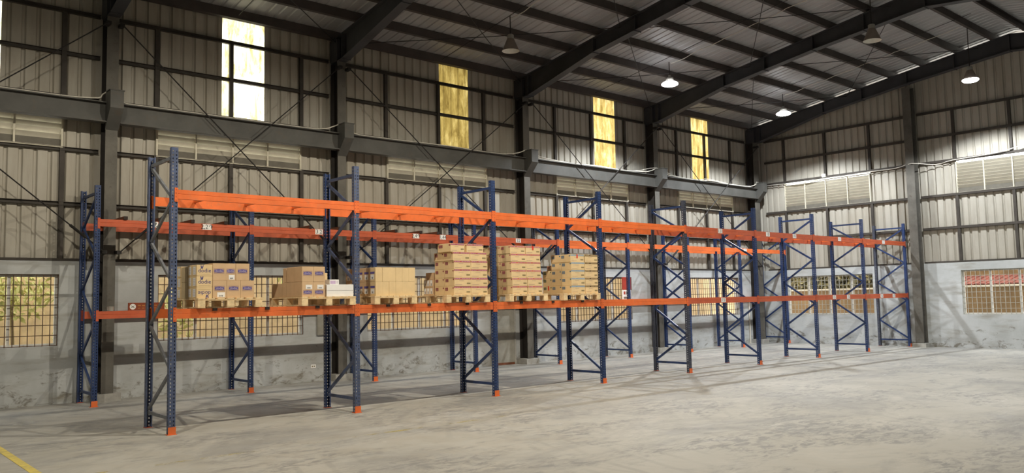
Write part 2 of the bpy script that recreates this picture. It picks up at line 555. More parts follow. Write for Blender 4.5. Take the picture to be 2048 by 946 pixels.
# ------------------------------------------------------------------ corrugated siding
PITCH, MOD = 0.2325, 0.93
def profile(u0, u1, anchor):
    """polyline (u, depth) of a ribbed sheet between u0 and u1; ribs are grooves seen from inside"""
    ks = [(-.040, 0), (-.018, 1), (.018, 1), (.040, 0)]
    pts = []
    n0 = int(math.floor((u0 - anchor) / PITCH)) - 1
    n1 = int(math.ceil((u1 - anchor) / PITCH)) + 1
    for n in range(n0, n1 + 1):
        c = anchor + (n + 0.5) * PITCH
        pts += [(c + a, d) for a, d in ks]
    out = []
    def at(u):
        for (a, d), (b, e) in zip(pts, pts[1:]):
            if a <= u <= b:
                return d + (e - d) * (u - a) / (b - a)
        return 0
    out.append((u0, at(u0)))
    out += [(a, d) for a, d in pts if u0 < a < u1]
    out.append((u1, at(u1)))
    return out

def sheet(parent, name, u0, u1, z0, ztop, anchor, mapf, mat):
    mb = MB(); pr = profile(u0, u1, anchor)
    for t in (0, 0.004):
        for (u, d) in pr:
            mb.v.append(mapf(u, d * 0.036 + t, z0)); mb.v.append(mapf(u, d * 0.036 + t, ztop(u) if callable(ztop) else ztop))
    n = len(pr)
    for i in range(n - 1):
        mb.f.append((2 * i, 2 * i + 2, 2 * i + 3, 2 * i + 1)); mb.m.append(0)
    if mat.startswith('skylight') is False:
        for i in range(n - 1):
            k = 2 * n
            mb.f.append((k + 2 * i, k + 2 * i + 1, k + 2 * i + 3, k + 2 * i + 2)); mb.m.append(0)
    else:
        mb.v = mb.v[:2 * n]
    return mb.obj(name, mat, parent)

SY = YW + 0.08
lmap = lambda u, d, z: (u, SY + d, z)
wcount = [0]
SKY = ['skylight_clear', 'skylight_clear', 'skylight_brown', 'skylight_yellow', 'skylight_yellow']
for bi, (lx, sx_, wx) in enumerate(BAYS):
    c0, c1 = COLX[bi], COLX[bi + 1]
    if bi == 4:
        c1 = XB + 0.1
    edges = []
    k = math.floor((c0 - sx_) / MOD)
    while sx_ + k * MOD < c1:
        a, b_ = max(c0, sx_ + k * MOD), min(c1, sx_ + (k + 1) * MOD)
        if b_ - a > 0.01:
            edges.append((a, b_, k == 0))
        k += 1
    for a, b_, sky in edges:
        sheet(wl, 'siding_sheet', a, b_, HC, LZ0, sx_, lmap, 'siding')
        for p0, p1 in ((a, min(b_, lx)), (max(a, lx + 3.05), b_)):
            if p1 - p0 > 0.01:
                sheet(wl, 'siding_sheet', p0, p1, LZ0, LZ1, sx_, lmap, 'siding')
        if sky:
            wcount[0] += 1
            s_ = sheet(None, 'window_%d' % (20 + wcount[0]), a, b_, LZ1, 7.84, sx_, lmap, SKY[bi])
            struct(s_)
            s_['label'] = ['', 'glaring white translucent wall panel in the bay behind the nearest rack', 'brownish gold translucent wall panel', 'bright yellow translucent wall panel', 'yellow translucent wall panel nearest the corner'][bi] or 'white translucent wall panel at the left edge'
        else:
            sheet(wl, 'siding_sheet', a, b_, LZ1, 7.84, sx_, lmap, 'siding')
# plain continuation of the left wall out of view
MB().box(XN, COLX[0], SY, SY + 0.04, HC, 7.84).obj('siding_sheet', 'siding', wl)

bmap = lambda u, d, z: (XB + 0.08 + d, u, z)
gtop = lambda y: rtop(y) + 0.10
BL = [(4.13, 1.07), (-1.58, -4.64)]
y = YW + 0.1
n = 0
while y > YO:
    y0 = max(YO, y - MOD)
    cutsy = [(y0, y)]
    if y0 < YR < y:
        cutsy = [(y0, YR), (YR, y)]
    for a, b_ in cutsy:
        if b_ - a < 0.01:
            continue
        sheet(wb_, 'siding_sheet', a, b_, HC, LZ0, 5.0, bmap, 'siding')
        sheet(wb_, 'siding_sheet', a, b_, 5.62, gtop, 5.0, bmap, 'siding')
        segs = [(a, b_)]
        for l1, l0 in BL:
            nx = []
            for p, q in segs:
                if q <= l0 or p >= l1:
                    nx.append((p, q))
                else:
                    if p < l0: nx.append((p, l0))
                    if q > l1: nx.append((l1, q))
            segs = nx
        for p, q in segs:
            if q - p > 0.01:
                sheet(wb_, 'siding_sheet', p, q, LZ0, 5.62, 5.0, bmap, 'siding')
    y = y0

# girts and posts on the left wall
GZ = [3.60, 4.61, 5.58, 6.40, 7.20]
for bi in range(5):
    x0, x1 = COLX[bi] + 0.13, COLX[bi + 1] - 0.13
    for z in GZ:
        mb = MB().prism([(YW + 0.005, z - 0.035), (SY - 0.003, z - 0.035), (SY - 0.003, z + 0.035), (YW + 0.005, z + 0.035), (YW + 0.005, z + 0.028), (YW + 0.045, z + 0.028), (YW + 0.045, z - 0.028), (YW + 0.005, z - 0.028)], 'x', x0, x1)
        mb.obj('girt', 'steel_girt', wl)
    MB().box(x0, x1, YW - 0.004, SY - 0.003, HC + 0.002, HC + 0.05).obj('girt', 'steel_girt', wl)
    for px in POSTS[bi]:
        top = 7.165
        MB().box(px - 0.04, px + 0.04, YW + 0.012, SY - 0.004, HC + 0.05, LZ0 - 0.01).obj('post', 'steel_girt', wl)
        MB().box(px - 0.04, px + 0.04, YW + 0.012, SY - 0.004, 5.57, top).obj('post', 'steel_girt', wl)
# girts and posts on the back wall
GZB = [3.61, 4.61, 5.66, 6.44, 7.22]
BCOL = [-0.36, -6.2]
for (y1, y0) in ((YW - 0.35, BCOL[0] + 0.15), (BCOL[0] - 0.15, BCOL[1] + 0.15), (BCOL[1] - 0.15, YO)):
    for z in GZB:
        MB().prism([(XB + 0.005, z - 0.035), (XB + 0.077, z - 0.035), (XB + 0.077, z + 0.035), (XB + 0.005, z + 0.035), (XB + 0.005, z + 0.028), (XB + 0.045, z + 0.028), (XB + 0.045, z - 0.028), (XB + 0.005, z - 0.028)], 'y', y0, y1)
        mb = MB(); mb.box(XB + 0.005, XB + 0.077, y0, y1, z - 0.035, z + 0.035).obj('girt', 'steel_girt', wb_)
    MB().box(XB - 0.004, XB + 0.077, y0, y1, HC + 0.002, HC + 0.05).obj('girt', 'steel_girt', wb_)
for py in (4.13, 2.6, 1.05, -1.56, -3.1, -4.62):
    MB().box(XB + 0.012, XB + 0.076, py - 0.04, py + 0.04, HC + 0.05, LZ0 - 0.01).obj('post', 'steel_girt', wb_)
    MB().box(XB + 0.012, XB + 0.076, py - 0.04, py + 0.04, 5.64, 7.185).obj('post', 'steel_girt', wb_)

# columns with plinths and crane brackets
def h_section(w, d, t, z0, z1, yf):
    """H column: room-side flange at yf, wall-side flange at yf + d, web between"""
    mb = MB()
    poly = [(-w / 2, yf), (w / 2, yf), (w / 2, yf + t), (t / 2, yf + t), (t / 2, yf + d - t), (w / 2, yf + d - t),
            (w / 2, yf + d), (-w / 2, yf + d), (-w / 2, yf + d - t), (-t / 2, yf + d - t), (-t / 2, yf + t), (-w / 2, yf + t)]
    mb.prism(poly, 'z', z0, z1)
    mb.m = [1] * len(mb.m); mb.m[2] = 0; mb.m[3] = 0; mb.m[13] = 0   # room-side flange grey; web and all other faces a darker tone
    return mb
CY = YW - 0.32
for i, cx in enumerate(COLX):
    w = 0.21 if i < 5 else 0.30
    col = h_section(w, 0.31, 0.016, 0.14, 7.15, CY).obj('steel_column', ['steel_column', 'steel_column_dark'], wl, (cx, 0, 0))
    MB().prism([(cx - 0.22, CY - 0.08), (cx + 0.22, CY - 0.08), (cx + 0.22, YW), (cx - 0.22, YW)], 'z', 0.0, 0.14).obj('plinth', 'plinth', wl)
    # bracket that carries the crane beam
    mb = MB()
    mb.prism([(CY - 0.002, 5.66), (CY - 0.33, 5.66), (CY - 0.33, 5.34), (CY - 0.002, 4.98)], 'x', -0.115, 0.115)
    mb.obj('crane_bracket', 'crane_steel', wl, (cx, 0, 0))
    MB().box(-0.13, 0.13, CY - 0.34, CY - 0.003, 5.662, 5.68).obj('bracket_plate', 'crane_steel', wl, (cx, 0, 0))
for i in range(5):
    x0, x1 = COLX[i] + 0.12, COLX[i + 1] - 0.12
    yb = CY - 0.02
    poly = [(yb - 0.10, 5.10), (yb + 0.10, 5.10), (yb + 0.10, 5.12), (yb + 0.01, 5.12), (yb + 0.01, 5.46), (yb + 0.10, 5.46), (yb + 0.10, 5.48),
            (yb - 0.10, 5.48), (yb - 0.10, 5.46), (yb - 0.01, 5.46), (yb - 0.01, 5.12), (yb - 0.10, 5.12)]
    MB().prism(poly, 'x', x0, x1).obj('crane_beam', 'crane_steel', wl)
# gable columns
for gy in BCOL:
    mb = MB()
    t, w = 0.016, 0.25
    x0, x1 = XB - 0.30, XB + 0.0
    poly = [(x0, gy - w / 2), (x0 + t, gy - w / 2), (x0 + t, gy - t / 2), (x1 - t, gy - t / 2), (x1 - t, gy - w / 2), (x1, gy - w / 2),
            (x1, gy + w / 2), (x1 - t, gy + w / 2), (x1 - t, gy + t / 2), (x0 + t, gy + t / 2), (x0 + t, gy + w / 2), (x0, gy + w / 2)]
    mb.prism(poly, 'z', 0.12, rtop(gy) - 0.42).obj('steel_column', 'steel_column', wb_)
    MB().box(x0 - 0.07, XB, gy - 0.2, gy + 0.2, 0, 0.12).obj('plinth', 'plinth', wb_)

# wall bracing rods
for bi in range(5):
    x0, x1 = COLX[bi] + 0.13, COLX[bi + 1] - 0.13
    yr = CY - 0.15
    for (a, b_) in (((x0, yr, 6.96), (x1, yr, 2.70)), ((x0, yr - 0.03, 2.70), (x1, yr - 0.03, 6.96))):
        rod = MB().tube([a, b_], 0.012, 6).obj('brace_rod', 'rod_steel', wl)
        A, B_ = Vector(a), Vector(b_)
        lo = A if A.z < B_.z else B_
        hi = B_ if A.z < B_.z else A
        p = lo + (hi - lo) * 0.06; q = lo + (hi - lo) * 0.11
        MB().tube([p, q], 0.026, 6).obj('turnbuckle', 'rod_steel', rod)
        for e in (A, B_):
            sgn = 1 if e is A else -1
            MB().box(min(e.x - sgn * 0.05, e.x + sgn * 0.03), max(e.x - sgn * 0.05, e.x + sgn * 0.03), e.y - 0.006, CY + 0.004, e.z - 0.03, e.z + 0.03).obj('rod_clip', 'rod_steel', rod)

# ------------------------------------------------------------------ roof
ceil = empty('ceiling'); struct(ceil)
PH = 0.20
def roof_mesh(left):
    mb = MB(); pr = profile(0, MOD, 0)
    for t in (0, 0.004):
        for (u, d) in pr:
            for yy in ((YW + 0.35, YR) if left else (YR, YO - 0.35)):
                zz = RZ0 + SL * (YW - yy if left else yy - YE) + PH
                mb.v.append((u, yy, zz + 0.016 * d + t))
    n = len(pr)
    for k in (0, 2 * n):
        for i in range(n - 1):
            f = (k + 2 * i, k + 2 * i + 1, k + 2 * i + 3, k + 2 * i + 2)
            mb.f.append(f); mb.m.append(0)
    return mb.mesh('roof_sheet', 'roof_sheet')
rm = [roof_mesh(True), roof_mesh(False)]
x = XN - 0.2
while x < XB + 0.15:
    for me in rm:
        put('roof_sheet', me, ceil, (x, 0, 0))
    x += MOD
MB().prism([(YR - 0.25, rtop(YR) + PH - 0.02), (YR, rtop(YR) + PH + 0.03), (YR + 0.25, rtop(YR) + PH - 0.02), (YR + 0.25, rtop(YR) + PH + 0.06), (YR, rtop(YR) + PH + 0.1), (YR - 0.25, rtop(YR) + PH + 0.06)], 'x', XN, XB + 0.3).obj('ridge_cap', 'roof_sheet', ceil)
PY = [5.16, 4.13, 3.18, 2.17, 1.08, 0.03, -0.96, -1.97, -2.95]
for left in (True, False):
    for i, py in enumerate(PY if left else [7.3, 6.2] + PY):
        yy = py if left else 2 * YR - py
        h = 0.19
        w = 0.07 if i or not left else 0.10
        s = 1 if left else -1
        z = rtop(yy) + 0.004
        sl = -SL * s
        # C purlin
        q = [(-w / 2, 0), (w / 2, 0), (w / 2, 0.02), (w / 2 - 0.008, 0.02), (w / 2 - 0.008, 0.008), (-w / 2 + 0.008, 0.008), (-w / 2 + 0.008, h - 0.008),
             (w / 2 - 0.008, h - 0.008), (w / 2 - 0.008, h - 0.02), (w / 2, h - 0.02), (w / 2, h), (-w / 2, h)]
        poly = [(yy + a * s, z + b_ + sl * a * s) for a, b_ in q]
        MB().prism(poly, 'x', XN, XB + 0.12).obj('purlin', 'steel_purlin', ceil)

def rafter_bottom(y):
    yy = y if y >= YR else 2 * YR - y
    pts = [(YW - 0.02, 7.12), (4.75, 7.15), (2.3, 7.74), (-0.5, 8.14), (YR, 8.47)]
    for (a, za), (b_, zb) in zip(pts, pts[1:]):
        if b_ <= yy <= a:
            return za + (zb - za) * (yy - a) / (b_ - a)
    return 7.12 if yy < 6 else 6.75
def rafter(x):
    mb = MB()
    ys = [YW - 0.02, 4.75, 2.3, -0.5, YR, 2 * YR + 0.5, 2 * YR - 2.3, 2 * YR - 4.75, 2 * YR - 5.2, YO + 0.02]
    t, w, ft = 0.012, 0.22, 0.016
    for a, b_ in zip(ys, ys[1:]):
        ta, tb = rtop(a), rtop(b_)
        ba, bb = rafter_bottom(a), rafter_bottom(b_)
        mb.prism([(a, ba), (b_, bb), (b_, tb), (a, ta)], 'x', -t / 2, t / 2)
        mb.prism([(a, ba), (b_, bb), (b_, bb + ft), (a, ba + ft)], 'x', -w / 2, w / 2)
        mb.prism([(a, ta - ft), (b_, tb - ft), (b_, tb), (a, ta)], 'x', -w / 2, w / 2)
    return mb.mesh('rafter', 'steel_rafter')
rme = rafter(0)
stiff = {}
for i, cx in enumerate([-10.4] + COLX):
    if i == len(COLX):
        cx = 22.08
    ra = put('rafter', rme, ceil, (cx, 0, 0))
    for yy in (4.72, 2.3, 0.95, -0.5, -1.9, YR, 2 * YR + 0.5):
        if yy not in stiff:
            stiff[yy] = MB().box(-0.115, 0.115, yy - 0.009, yy + 0.009, rafter_bottom(yy) - 0.02, rtop(yy) - 0.002).mesh('stiffener_plate', 'steel_rafter')
        put('stiffener_plate', stiff[yy], ra)
    # knee block on the column head
    if i > 0:
        put('column_head', MB().box(-0.12, 0.12, CY, YW, 7.15, 7.655).mesh('column_head', 'steel_rafter'), ra)
# roof bracing rods
for bi in range(5):
    x0, x1 = COLX[bi] + 0.1, COLX[bi + 1] - 0.1
    for ya, yb in ((5.0, 1.4), (1.4, -2.6)):
        for a, b_ in ((ya, yb), (yb, ya)):
            MB().tube([(x0, a, rtop(a) - 0.12), ((x0 + x1) / 2, (a + b_) / 2, rtop((a + b_) / 2) - 0.15), (x1, b_, rtop(b_) - 0.12)], 0.010, 5).obj('brace_rod', 'rod_steel', ceil)
    xm = (x0 + x1) / 2
    MB().tube([(xm, 4.9, rtop(4.9) - 0.02), (xm, YR, rtop(YR) - 0.02)], 0.008, 5).obj('sag_rod', 'rod_steel', ceil)

# ------------------------------------------------------------------ louvred vents
SLAT = MB().prism([(0.0, 0.094), (0.006, 0.098), (0.076, 0.004), (0.070, 0.0)], 'x', 0, 0.742).mesh('slat', 'louver_white')
MULL = MB().box(-0.016, 0.016, -0.012, 0.07, LZ0, LZ1).mesh('mullion', 'louver_frame')
def louver(loc, rotz, label):
    r = empty('louver_vent', loc, None, (0, 0, rotz))
    tag(r, label, 'vent', 'louvred wall vents')
    for k in range(5):
        put('mullion', MULL, r, (k * 0.7625, 0, -LZ0))
    MB().box(-0.016, 3.066, -0.012, 0.07, -0.025, 0.0).obj('sill', 'louver_frame', r)
    MB().box(-0.016, 3.066, -0.012, 0.07, LZ1 - LZ0, LZ1 - LZ0 + 0.025).obj('head_rail', 'louver_frame', r)
    for k in range(4):
        MB().box(k * 0.7625 + 0.016, (k + 1) * 0.7625 - 0.016, 0.03, 0.04, 0, 0.13).obj('bottom_plate', 'louver_plate', r)
        for j in range(8):
            put('slat', SLAT, r, (k * 0.7625 + 0.011, 0.0, 0.125 + j * 0.095))
    return r
# slats lean outward and up on the outside
LBL = ['louvred vent of white slats at the left edge of the photo',
       'louvred vent of white slats above the nearest rack frame',
       'louvred vent below the brownish gold wall panel', 'louvred vent below the yellow wall panel second from the corner',
       'louvred vent on the left wall nearest the corner']
for bi, (lx, s_, w_) in enumerate(BAYS):
    louver((lx, YW + 0.02, LZ0), 0, LBL[bi])
louver((XB + 0.02, 4.13, LZ0), -math.pi / 2, 'louvred vent high on the back wall left of its steel column')
louver((XB + 0.02, -1.58, LZ0), -math.pi / 2, 'louvred vent high on the back wall right of its steel column')

# ------------------------------------------------------------------ barred windows
def window(n, loc, rotz, W, H, bar, nv, nh, stiles, label):
    r = empty('window_%d' % n, loc, None, (0, 0, rotz)); struct(r); r['label'] = label
    fy = 0.10
    for nm, a in (('jamb', (0, 0.045, fy, fy + 0.05, 0, H)), ('jamb', (W - 0.045, W, fy, fy + 0.05, 0, H)), ('sill', (0.045, W - 0.045, fy, fy + 0.05, 0, 0.045)), ('head', (0.045, W - 0.045, fy, fy + 0.05, H - 0.045, H))):
        MB().box(*a).obj('window_' + nm, 'alu_frame', r)
    st = [0.045] + [W * k / stiles for k in range(1, stiles)] + [W - 0.045]
    for k, u in enumerate(st[1:-1]):
        MB().box(u - 0.025, u + 0.025, fy + 0.005, fy + 0.045, 0.045, H - 0.045).obj('window_stile', 'alu_frame', r)
    for a, b_ in zip(st, st[1:]):
        MB().quad([(a, fy + 0.02, 0.045), (b_, fy + 0.02, 0.045), (b_, fy + 0.02, H - 0.045), (a, fy + 0.02, H - 0.045)]).obj('pane', 'glass', r)
    # security grille near the inner face
    gy = 0.02
    vb = MB().box(-0.0065, 0.0065, gy - 0.0065, gy + 0.0065, 0, H).mesh('grille_bar', bar)
    hb = MB().box(0, W, gy + 0.0065, gy + 0.016, -0.007, 0.007).mesh('grille_bar', bar)
    for k in range(nv + 1):
        put('grille_bar', vb, r, (0.01 + (W - 0.02) * k / nv, 0, 0))
    for k in range(nh + 1):
        put('grille_bar', hb, r, (0, 0, 0.01 + (H - 0.02) * k / nh))
    return r
WL = ['barred window at the left edge, foliage and tan wall outside', 'barred window behind the first pallet on the near rack', 'barred window behind the plain tall cartons',
      'barred window behind the last loaded pallet', 'barred window on the left wall nearest the corner']
for bi, b_ in enumerate(BAYS):
    x0, x1 = b_[2]
    window(bi + 1, (x0, YW, WZ0), 0, x1 - x0, WZ1 - WZ0, 'rust_bar', 26, 7, 4, WL[bi])
for k, (a, b_) in enumerate(BWIN):
    window(6 + k, (XB, b_, 0.99), -math.pi / 2, b_ - a, 1.32, 'grey_bar', 24, 8, 4, ['barred window on the back wall behind the far rack frames', 'barred window on the back wall at the right edge'][k])

# ------------------------------------------------------------------ outside, seen through the windows
struct(MB().box(XN, XB + 12, YW + 0.2, YW + 12, -0.35, -0.15).obj('outside_ground', 'outside_ground'))
struct(MB().box(XB + 0.2, XB + 12, YO - 4, YW + 0.2, -0.35, -0.15).obj('outside_ground', 'outside_ground'))
fence = empty('boundary_fence', (0, YW + 2.3, -0.15)); tag(fence, 'tan vertical board fence standing outside the left wall windows', 'fence')
FB = [MB().box(0, 0.222, 0, 0.0115, 0, h).mesh('fence_board', 'fence_board') for h in (2.95, 3.02, 2.90)]
x = -6.0
k = 0
while x < 40:
    put('fence_board', FB[(k * 7) % 3], fence, (x, 0.0 if k % 2 else 0.012, 0)); x += 0.215; k += 1
for z in (0.5, 2.3):
    MB().box(-6, 40, 0.04, 0.09, z, z + 0.09).obj('fence_rail', 'fence_gap', fence)
cw = MB().box(XB + 3.0, XB + 3.2, -12, YW + 2.2, -0.15, 1.81).obj('compound_wall', 'compound_wall')
tag(cw, 'brown compound wall seen outside the back wall windows', 'wall')
MB().box(-0.05, 0.25, 0, 19.45, 1.96, 2.02).obj('coping', 'coping', cw, (XB + 3.0, -12, -0.15))

def leaves(mb, c, r, n, size, seed):
    rg = random.Random(seed)
    for _ in range(n):
        while True:
            d = Vector((rg.uniform(-1, 1), rg.uniform(-1, 1), rg.uniform(-1, 1)))
            if d.length < 1: break
        p = Vector(c) + Vector((d.x * r[0], d.y * r[1], d.z * r[2]))
        a = Vector((rg.gauss(0, 1), rg.gauss(0, 1), rg.gauss(0, 1))).normalized()
        b_ = a.cross(Vector((rg.gauss(0, 1), rg.gauss(0, 1), rg.gauss(0, 1)))).normalized()
        s = size * rg.uniform(0.6, 1.3)
        mb.quad([p - a * s, p + b_ * s * 0.4, p + a * s, p - b_ * s * 0.4])
def shrub(loc, r, h, n, leaf, label, seed, size=0.09):
    e = empty('shrub', loc); tag(e, label, 'shrub')
    mb = MB(); leaves(mb, (0, 0, h), r, n, size, seed)
    f = mb.obj('foliage', leaf, e); f['kind'] = 'stuff'
    st = MB(); st.tube([(0, 0, 0), (0.05, 0, h * 0.5), (0, 0.03, h)], 0.03, 6)
    st.obj('stem', 'stem_bark', e)
shrub((-0.75, YW + 1.3, -0.15), (0.75, 0.5, 0.55), 2.15, 420, 'leaf_green', 'yellow green leafy shrub outside the window at the left edge', 1)
shrub((0.15, YW + 1.0, -0.15), (0.25, 0.25, 0.7), 1.55, 110, 'leaf_green', 'thin leafy plant outside the leftmost window, right of the shrub', 2)
shrub((2.35, YW + 1.5, -0.15), (0.35, 0.4, 0.9), 1.5, 200, 'leaf_green', 'yellow green plant outside the window behind the nearest rack frame', 3)
shrub((5.6, YW + 1.7, -0.15), (0.9, 0.3, 0.3), 2.40, 320, 'leaf_green', 'pale leafy plant tops outside the window behind the second pallet', 4, 0.07)
shed = empty('neighbour_shed', (XB + 4.2, -2.6, -0.15)); tag(shed, 'brown timber shed with a red lean-to roof beyond the compound wall', 'shed')
SB = MB().box(0, 0.03, 0, 0.23, 0, 5.0).mesh('wall_board', 'shed_board')
for k in range(34):
    put('wall_board', SB, shed, (1.6 + 0.012 * (k % 2), -4.4 + k * 0.236, 0))
mb = MB()
for k in range(36):
    y0 = -4.5 + k * 0.21
    mb.prism([(0.0, 2.03), (1.6, 2.34), (1.6, 2.37), (0.0, 2.06)], 'y', y0, y0 + 0.11).prism([(0.0, 2.055), (1.6, 2.365), (1.6, 2.395), (0.0, 2.085)], 'y', y0 + 0.105, y0 + 0.215)
rf = mb.obj('roof', 'roof_red', shed); rf['kind'] = 'stuff'
for yy in (-4.3, -1.8, 0.7, 2.9):
    MB().box(0.05, 0.15, yy, yy + 0.1, 0, 2.05).obj('post', 'stem_bark', shed)
def hedge(loc, r, h, n, label, seed):
    e = empty('hedge', loc); tag(e, label, 'hedge')
    mb = MB(); leaves(mb, (0, 0, h), r, n, 0.19, seed)
    f = mb.obj('foliage', 'leaf_olive', e); f['kind'] = 'stuff'
    rg = random.Random(seed)
    for k in range(26):
        a = -r[1] + 2 * r[1] * k / 25
        MB().tube([(0.3, a, 0), (0.3 + rg.uniform(-.2, .1), a + rg.uniform(-.15, .15), h + r[2])], 0.028, 6).obj('cane', 'bamboo', e)
hedge((XB + 4.9, 4.4, -0.15), (0.35, 3.0, 2.2), 2.2, 9000, 'olive bamboo hedge beyond the compound wall outside the left back window', 8)

# ------------------------------------------------------------------ pallet racks
BAYW, DEPTH, HR = 2.79, 0.93, 3.83
def upright_mesh(mat, front=True):
    mb = MB(); s = 0.05; n = int(HR / s); hw, d = 0.045, 0.07
    def holed(p0, ax, width, cols):
        """strip with a row of slots each pitch; p0 corner, ax width direction"""
        A = Vector(ax)
        def q(u0, u1, z0, z1):
            a = Vector(p0) + A * u0; b_ = Vector(p0) + A * u1
            mb.quad([(a.x, a.y, z0), (b_.x, b_.y, z0), (b_.x, b_.y, z1), (a.x, a.y, z1)])
        us = [0]
        for c, w in cols:
            us += [c - w / 2, c + w / 2]
        us.append(width)
        for k in range(n):
            z = k * s
            q(0, width, z, z + 0.014)
            for j in range(0, len(us), 2):
                q(us[j], us[j + 1], z + 0.014, z + 0.036)
            q(0, width, z + 0.036, z + s)
        q(0, width, n * s, HR)
    holed((-hw, -d / 2, 0), (1, 0, 0), 2 * hw, [(0.022, 0.014), (0.068, 0.014)])
    holed((-hw, -d / 2, 0), (0, 1, 0), d, [(0.035, 0.010)])
    holed((hw, -d / 2, 0), (0, 1, 0), d, [(0.035, 0.010)])
    mb.quad([(-hw, d / 2, 0), (-hw + 0.018, d / 2, 0), (-hw + 0.018, d / 2, HR), (-hw, d / 2, HR)])
    mb.quad([(hw - 0.018, d / 2, 0), (hw, d / 2, 0), (hw, d / 2, HR), (hw - 0.018, d / 2, HR)])
    return mb.mesh('upright', mat)
UP = {m_: upright_mesh(m_) for m_ in ('rack_blue', 'rack_blue_faded', 'rack_blue_dull')}
ZN = [0.26, 0.83, 1.43, 2.01, 2.60, 3.14, 3.66]
def brace_meshes(flip, mat):
    out = []
    ya, yb = 0.02, DEPTH - 0.02
    for k in range(6):
        lo_r = (k % 2 == 0)
        if flip: lo_r = not lo_r
        a = (0, yb if lo_r else ya, ZN[k]); b_ = (0, ya if lo_r else yb, ZN[k + 1])
        out.append(MB().bar(a, b_, 0.03, 0.045, (0, 1, 1)).mesh('brace', mat))
    out.append(MB().bar((0, ya, 0.21), (0, yb, 0.21), 0.03, 0.045).mesh('brace', mat))
    out.append(MB().bar((0, ya, 3.70), (0, yb, 3.70), 0.03, 0.045).mesh('brace', mat))
    return out
BR = {(f_, m_): brace_meshes(f_, m_) for f_ in (False, True) for m_ in ('rack_blue', 'rack_blue_faded', 'brace_grey')}
FOOT = MB().box(-0.05, 0.05, -0.046, -0.038, 0.004, 0.10).box(-0.062, 0.062, -0.06, 0.045, 0.0, 0.006).mesh('foot_plate', 'rack_orange')
FOOTR = MB().box(-0.052, 0.052, -0.042, 0.05, 0.0, 0.006).mesh('foot_plate', 'rack_orange_dim')
BL_ = BAYW - 0.09
def beam_mesh(mat):
    # stepped box beam
    poly = [(-0.033, -0.13), (0.017, -0.13), (0.017, 0.0), (-0.012, 0.0), (-0.012, -0.003), (-0.033, -0.003), (-0.033, -0.058), (-0.029, -0.062), (-0.033, -0.066)]
    return MB().prism(poly, 'x', 0.001, BL_ - 0.001).mesh('beam', mat)
BEAM = {m_: beam_mesh(m_) for m_ in ('rack_orange', 'rack_orange_dim')}
def conn_mesh(mat):
    mb = MB().box(0, 0.043, -0.006, 0.0, -0.17, 0.02)
    for z in (-0.15, -0.10, -0.05, 0.0):
        mb.box(0.015, 0.026, -0.010, -0.0055, z - 0.008, z + 0.008, 1)
    return mb.mesh('connector', [mat, 'rack_orange_dim'])
CONN = {m_: conn_mesh(m_) for m_ in ('rack_orange', 'rack_orange_dim')}
TIE = MB().box(-0.018, 0.018, 0.017, DEPTH - 0.017, -0.05, -0.012).mesh('cross_tie', 'rack_orange')
TIMB = MB().box(-0.032, 0.032, -0.05, DEPTH + 0.02, 0.0, 0.06).mesh('support_bar', 'timber_bar')
DARK = MB().box(-0.03, 0.03, -0.05, DEPTH + 0.02, -0.036, 0.003).mesh('support_bar', 'dark_bar')
DARKT = MB().box(-0.034, 0.034, -0.058, -0.0505, 0.0, 0.06).mesh('bar_end', 'dark_bar')

def plate(beam, u, txt, w=0.17, h=0.105):
    mb = MB().box(u - w / 2, u + w / 2, -0.036, -0.0335, -0.115, -0.115 + h, 0)
    mb.text(txt, 0.118, (u, -0.0368, -0.115 + h / 2), (1, 0, 0), (0, 0, 1), 1)
    mb.obj('number_plate', ['paper_white', 'ink_black'], beam)

def rack(loc, label, flips, ztop, zlow, upmats, brmats, plates, dull):
    r = empty('pallet_rack', loc); tag(r, label, 'rack', 'pallet racks')
    for i in range(9):
        fr = empty('upright_frame', (i * BAYW, 0, 0), r)
        uf, ur = upmats.get(i, ('rack_blue', 'rack_blue'))
        put('upright', UP[uf], fr, (0, 0, 0.0))
        put('upright', UP[ur], fr, (0, DEPTH, 0.0), (0, 0, math.pi))
        put('foot_plate', FOOT, fr); put('foot_plate', FOOTR, fr, (0, DEPTH, 0), (0, 0, math.pi))
        for me in BR[flips[i], brmats.get(i, 'rack_blue')]:
            put('brace', me, fr)
    for i in range(8):
        for lv, z in ((0, zlow), (1, ztop)):
            mat = 'rack_orange_dim' if dull(i, lv) else 'rack_orange'  # lower light of these bays goes into the beam colour
            for side in (0, 1):
                if side == 0:
                    b_ = put('beam', BEAM[mat], r, (i * BAYW + 0.045, 0, z))
                else:
                    b_ = put('beam', BEAM[mat], r, (i * BAYW + 0.045 + BL_, DEPTH, z), (0, 0, math.pi))
                put('connector', CONN[mat], b_, (-0.044, -0.035, 0))
                put('connector', CONN[mat], b_, (BL_ + 0.001, -0.035, 0))
                if side == 0:
                    for (pb, pl, u, t) in plates:
                        if pb == i and pl == lv:
                            plate(b_, u - 0.045, t)
    return r
FLF = [False, False, False, True, False, True, True, False, True]
FLB = [True, False, True, False, False, True, True, False, True]
front = rack((0, 0, 0), 'long orange and blue pallet rack row in front, carrying the loaded pallets', FLF, 3.26, 1.65,
             {0: ('rack_blue_faded', 'rack_blue_faded'), 1: ('rack_blue_faded', 'rack_blue'), 4: ('rack_blue_dull', 'rack_blue_dull'), 8: ('rack_blue', 'rack_blue_dull')},
             {0: 'brace_grey', 1: 'rack_blue_faded'},
             [(4, 1, 1.32, '131'), (5, 1, 0.56, '10'), (5, 1, 1.82, '10'), (6, 1, 1.41, '11'), (7, 1, 1.3, '12'), (4, 0, 1.34, '15'), (6, 0, 0.96, '15'), (6, 0, 1.75, '15'), (7, 0, 1.0, '15'), (7, 0, 1.8, '15')],
             lambda i, lv: i >= 4)
